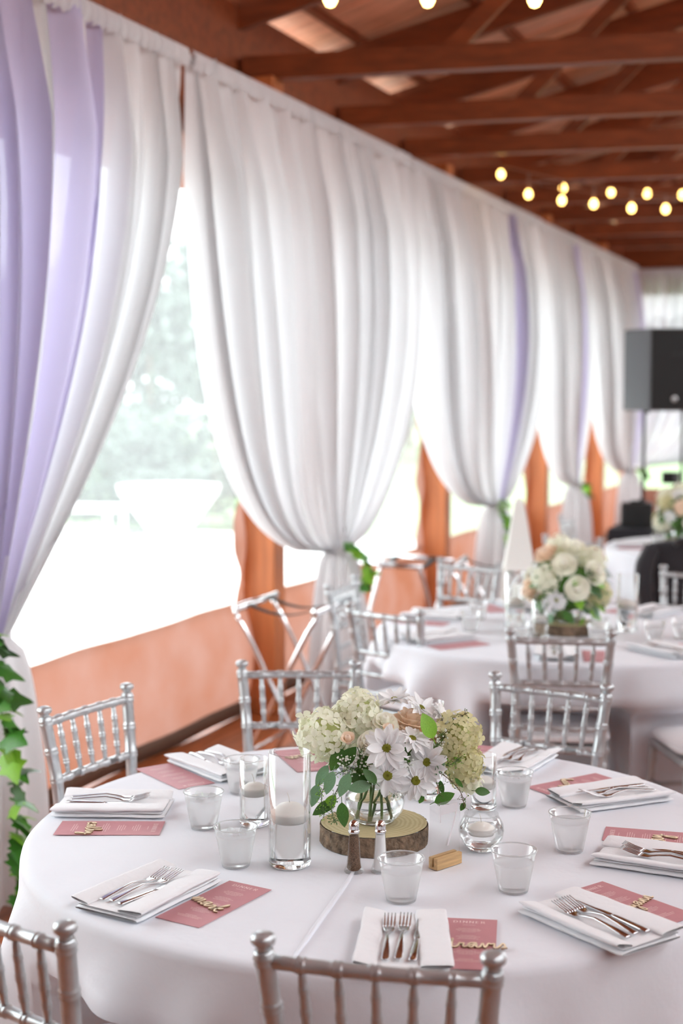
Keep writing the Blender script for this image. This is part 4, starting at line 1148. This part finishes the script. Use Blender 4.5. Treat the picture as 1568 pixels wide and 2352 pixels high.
def sprig(parent, name, m, pts, n, sp, br, seed, twig='stem'):
    """thin branching twig with small buds, one mesh per material"""
    rd = random.Random(seed); P = catmull(pts, 6); tw = MB().tube(P, .0010, 5); bd = MB()
    for i in range(n):
        p = P[rd.randrange(len(P) // 4, len(P))]
        q = p + Vector((rd.gauss(0, 1), rd.gauss(0, 1), rd.gauss(.15, 1))).normalized() * sp * rd.uniform(.4, 1.1)
        tw.tube([p, p.lerp(q, .5) + Vector((0, 0, sp * .08)), q], .0005, 3, False); bd.blob(q, br * rd.uniform(.7, 1.25), 0)
    o = tw.build(name, M[twig], parent); b = bd.build('buds', m, o); b['kind'] = 'stuff'
    return o

VP = Vector((-1.145, 3.085, TOP + .0455))
wood_slice('bark-edged wood slice under the flower vase on the near table', (-1.143, 3.080), .1265)
bowl_vase('round glass vase holding the flowers on the near table', (VP.x, VP.y), VP.z)
t = thing('flower_arrangement', 'bouquet of white daisies, cream hydrangeas and roses on the near table', 'flowers', VP, 0, 'table bouquets')
hydrangea(t, (-.1085, -.0400, .206), .062, 84, 1, FL1, fr=.0185, sq=(1.05, 1.05, .95))
hydrangea(t, (-.048, .022, .254), .050, 64, 2, FL1, fr=.0175, sq=(1, 1, .95))
hydrangea(t, (-.085, .030, .215), .050, 44, 7, FL1, fr=.0175)
hydrangea(t, (.176, .085, .198), .056, 84, 3, FL2, fr=.0150, sq=(.95, .95, 1.1))
hydrangea(t, (.196, .082, .134), .046, 64, 4, FL2, fr=.0150, sq=(.9, .9, 1.1))
hydrangea(t, (.205, .085, .095), .026, 26, 5, FL1, fr=.0150)
rose(t, (.026, -.002, .232), wd_(.05, .75, .5), .034, 1, 'rose')
rose(t, (.008, -.035, .190), wd_(-.1, .55, .7), .040, 2, 'rose', 3)
rose(t, (.066, .050, .226), wd_(.25, .9, .15), .046, 3, 'peach', 5, 1.15)
rose(t, (-.034, -.082, .205), wd_(-.1, .75, .65), .028, 4, 'peach', 2, .4)
rose(t, (.044, -.028, .225), wd_(.0, .9, .5), .022, 5, 'peach', 2, .5)
rose(t, (.118, .045, .200), wd_(.5, .5, .4), .030, 6, 'peach', 3)
daisy(t, (.0570, -.0760, .1990), wd_(-.05, .12, 1), .049, 1)
daisy(t, (.1021, -.0260, .2130), wd_(.25, .75, .35), .043, 2, 4)
daisy(t, (.0210, .0764, .2780), wd_(-.15, .9, .25), .040, 3)
daisy(t, (.0880, .0795, .2620), wd_(.55, .8, .35), .042, 4)
daisy(t, (.1300, .1000, .2420), wd_(.9, .5, .2), .036, 9)
daisy(t, (.1380, -.0230, .1610), wd_(-.45, .10, .75), .047, 5)
daisy(t, (.0635, -.0850, .1380), wd_(-.2, -.05, .75), .048, 6, 25)
daisy(t, (.1180, -.0480, .1220), wd_(.1, .05, .75), .046, 7, 25)
daisy(t, (.0900, -.0540, .1190), wd_(.2, -.1, .8), .035, 8, 15)
F = VT + VU * .35
for p, d, ln, mk, ws in [((-.065, -.1235, .1177), (-.35, -1, .2), .056, 'leaf_pale', 1), ((-.026, -.1292, .118), (-.45, -.9, .3), .058, 'leaf_pale', 1), ((.004, -.1120, .1124), (-1, -.12, .2), .056, 'leaf_pale', 1.05),
        ((.0285, -.1058, .138), (-.65, .75, .2), .046, 'leaf', 1.15), ((-.0934, -.1018, .1246), (-.55, -.9, 0), .060, 'leaf_pale', .9), ((-.1069, -.1116, .080), (-.35, -1, .1), .056, 'leaf_pale', 1.0),
        ((-.0798, -.1243, .058), (-.85, -.5, .2), .060, 'leaf', 1), ((-.068, -.118, .066), (-.6, -.8, .1), .052, 'leaf_bright', 1), ((-.0266, -.1363, .050), (.08, -1, .1), .058, 'leaf', 1.15),
        ((.1357, -.010, .2427), (-.35, .9, .1), .064, 'leaf_bright', 1.25), ((.1712, -.036, .1555), (-.5, -.85, .2), .045, 'leaf_pale', .8), ((.0952, -.0205, .1853), (1, .12, .2), .070, 'leaf', .9), ((.080, .0, .190), (.7, -.4, .3), .060, 'leaf', 1.1),
        ((.1749, -.0099, .0772), (.9, .45, .2), .052, 'leaf', 1.2), ((.2485, .0524, .0839), (1, -.08, .1), .036, 'leaf', 1.3), ((.1256, -.0298, .0742), (-.5, -.8, .1), .022, 'leaf', 1.4), ((.2091, .023, .0514), (-.5, -.8, .1), .022, 'leaf', 1.4),
        ((.198, .03, .105), (.6, -.7, .1), .030, 'leaf', .8), ((.165, .0, .098), (.2, -1, .1), .034, 'leaf', .9),
        ((-.035, -.085, .172), (.6, .7, .2), .060, 'leaf', 1.3), ((-.06, -.09, .165), (-.4, -.6, .4), .060, 'leaf', 1.3), ((.0, -.06, .150), (.4, -.8, .3), .064, 'leaf', 1.3), ((.07, -.03, .15), (.8, .2, .4), .07, 'leaf', 1.3),
        ((.11, .0, .165), (.3, .9, .4), .07, 'leaf', 1.3), ((.14, .03, .15), (.9, .3, .3), .06, 'leaf', 1.3), ((.03, .0, .19), (-.6, .5, .5), .07, 'leaf', 1.3), ((-.02, -.04, .12), (-.9, -.3, .3), .07, 'leaf', 1.3), ((.10, -.02, .10), (.7, -.5, .3), .06, 'leaf', 1.3), ((.05, -.05, .12), (.1, -.9, .3), .06, 'leaf', 1.3)]:
    leaf(t, p, wd_(*d), F + wd_(.3 * d[1], 0, 0), ln, mk, ws)
for i, (a, b) in enumerate([((-.02, -.03, .10), (-.030, -.02, .012)), ((.0, -.035, .10), (-.034, -.032, .012)), ((.01, -.03, .10), (.002, -.045, .012)), ((.03, -.02, .10), (.045, -.012, .014)), ((.02, -.01, .1), (.03, -.035, .012)), ((-.01, .0, .1), (-.02, .03, .012)), ((.02, .01, .1), (-.005, -.015, .011)), ((.0, .02, .1), (.03, .02, .012))]):
    c = Vector(a); e = Vector(b)
    MB().tube([e, e.lerp(c, .5), c, c + Vector((.02, -.01, .06))], [.0032, .0034, .0032, .0025], 8).build('stem', M['stem'], t)
for i, (pts, n, sp) in enumerate([([(-.01, -.03, .13), (-.012, -.065, .165), (-.005, -.075, .190)], 60, .020), ([(-.02, -.04, .12), (-.036, -.082, .145), (-.042, -.095, .165)], 60, .020), ([(.10, .0, .15), (.150, .035, .195), (.155, .030, .215)], 60, .020),
        ([(.1, .0, .14), (.14, .015, .18), (.150, .01, .195)], 40, .018), ([(.05, -.02, .12), (.03, -.06, .135), (.02, -.075, .150)], 40, .018), ([(.06, -.03, .13), (.10, -.045, .15), (.085, -.055, .165)], 40, .018), ([(.05, -.03, .12), (.07, -.065, .095), (.075, -.07, .085)], 30, .014)]):
    sprig(t, 'babys_breath_sprig', M['gyps'], pts, n, sp, .0026, i + 20)
for i, (pts, n, mk) in enumerate([([(-.03, -.06, .14), (-.06, -.10, .13), (-.085, -.12, .09), (-.075, -.13, .045)], 90, 'leaf_bright'), ([(-.03, -.06, .14), (-.045, -.11, .11), (-.055, -.135, .07), (-.045, -.14, .03)], 70, 'leaf'),
        ([(.12, .0, .14), (.17, -.005, .13), (.205, .015, .09), (.215, .02, .05)], 40, 'leaf'), ([(.13, .02, .14), (.18, .01, .15), (.20, .03, .165)], 60, 'leaf_bright'), ([(.15, .03, .2), (.18, .06, .245), (.205, .07, .262)], 26, 'leaf'), ([(.14, .0, .14), (.16, -.01, .10), (.17, -.005, .06)], 30, 'leaf')]):
    sprig(t, 'seeded_sprig', M[mk], pts, n, .016, .0015, i + 50, 'twig' if i in (2, 4, 5) else 'stem')

# bouquets on the farther tables
def far_bouquet(label, p, z, r, seed, h0):
    rd = random.Random(seed); t = thing('flower_arrangement', label, 'flowers', (p[0], p[1], z), 0, 'table bouquets')
    cz = h0 + r * .36
    kinds = ['h', 'r', 'd', 'p', 'h', 'd', 'r', 'h2', 'd', 'r', 'p', 'h', 'd', 'h', 'r', 'd', 'p', 'h2', 'r', 'd', 'h', 'd']
    for i, k in enumerate(kinds):
        zz = 1 - 1.45 * (i + .5) / len(kinds); a = i * 2.39996 + seed; q = math.sqrt(max(0, 1 - zz * zz)); d = Vector((q * math.cos(a), q * math.sin(a), zz))
        c = Vector((0, 0, cz)) + Vector((d.x * r * .78, d.y * r * .78, d.z * r * .85))
        if k == 'h': hydrangea(t, c, r * .34, 34, i, FL1, True, .018)
        elif k == 'h2': hydrangea(t, c, r * .30, 30, i, FL2, True, .016)
        elif k in 'rp': rose(t, c, d, r * .34, i, 'rose' if k == 'r' else 'peach', 3)
        else: daisy(t, c, d, .045, i)
    for i in range(48):
        zz = rd.uniform(-.95, .6); a = rd.uniform(0, 6.28); q = math.sqrt(1 - zz * zz); d = Vector((q * math.cos(a), q * math.sin(a), zz))
        leaf(t, Vector((0, 0, cz)) + d * r * .92, (d + Vector((rd.uniform(-1, 1), rd.uniform(-1, 1), -.6))), d + Vector((0, 0, .5)), .075, rd.choice(['leaf', 'leaf', 'leaf_pale', 'leaf_bright']), 1.2)
    for i in range(7):
        a = i * .9; MB().tube([(.03 * math.cos(a + 2), .03 * math.sin(a + 2), .012), (.02 * math.cos(a), .02 * math.sin(a), h0), (.05 * math.cos(a), .05 * math.sin(a), cz)], .0032, 6).build('stem', M['stem'], t)
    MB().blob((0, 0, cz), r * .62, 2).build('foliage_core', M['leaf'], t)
B2 = (-1.385, 6.18); B3 = (-1.46, 10.12)
wood_slice('bark-edged wood slice under the vase on the second table', B2, .125, seed=5)
bowl_vase('round glass vase on the second table', B2, TOP + .0455)
far_bouquet('blurred bouquet of white roses and hydrangeas on the second table', B2, TOP + .0455, .195, 3, .095)
wood_slice('bark-edged wood slice under the vase on the farthest table', B3, .125, seed=8)
bowl_vase('round glass vase on the farthest table', B3, TOP + .0455)
far_bouquet('blurred bouquet of peach and cream roses at the right edge on the farthest table', B3, TOP + .0455, .205, 6, .095)

# settings, cups and candle glasses on the second table
def around(c, a, r): return (c.x + r * math.cos(R(a)), c.y + r * math.sin(R(a)))
for a, wh in ((-76, 'at the front, behind the tucked-in chair'), (-36, 'at the right front beside the white cushion'), (-128, 'at the left front'), (178, 'at the left edge'), (128, 'at the left back'), (70, 'at the right back')):
    p = around(T2, a, .66); rz2 = R(a + 90)
    u = (-math.cos(R(a)), -math.sin(R(a))); rz2 = ang(u)
    place_card('pink menu card on the second table ' + wh, in_frame(p, rz2, .10, -.01), rz2, group='dusty rose menu cards')
    np2 = in_frame(p, rz2, -.06, 0)
    place_napkin('white napkin on the second table ' + wh, np2, rz2, 'folded white napkins', v=int(a))
    place_fork('dinner fork on the second table ' + wh, in_frame(np2, rz2, -.012, -.11), rz2, zf)
    place_knife('dinner knife on the second table ' + wh, in_frame(np2, rz2, .014, -.115), rz2, zf)
for i, (a, r, wh) in enumerate([(-60, .42, 'right of the front setting'), (-25, .46, 'at the right front'), (-8, .52, 'farthest right'), (-105, .44, 'left of the front setting'), (-150, .45, 'at the left front'), (165, .47, 'at the left'), (120, .45, 'at the left back')]):
    cup('blurred water cup on the second table, ' + wh, around(T2, a, r), level=.062, seed=20 + i)
cyl_vase('tall candle cylinder left of the bouquet on the second table', around(T2, 200, .24), .0475, .258, .118, n=32)
cyl_vase('tall candle cylinder right of the bouquet on the second table', around(T2, 10, .26), .0475, .258, .118, n=32)
cyl_vase('short candle cylinder in front of the bouquet on the second table', around(T2, -105, .26), .0365, .165, .085, n=32)
cyl_vase('short candle cylinder left back on the second table', around(T2, 160, .30), .0365, .165, .085, n=32)
bubble_bowl('glass bubble bowl right front of the bouquet on the second table', around(T2, -45, .25))
for i, (a, r, wh) in enumerate([(-120, .5, 'at its left front'), (-160, .5, 'at its left edge'), (-90, .45, 'at its front')]):
    cup('blurred water cup on the farthest table ' + wh, around(T3, a, r), level=.06, seed=40 + i)
for a, wh in ((-118, 'at its left front'), (-165, 'at its left edge')):
    p = around(T3, a, .66); rz2 = ang((-math.cos(R(a)), -math.sin(R(a))))
    place_napkin('white napkin on the farthest table ' + wh, p, rz2, 'folded white napkins')
    place_card('pink menu card on the farthest table ' + wh, in_frame(p, rz2, .15, 0), rz2)
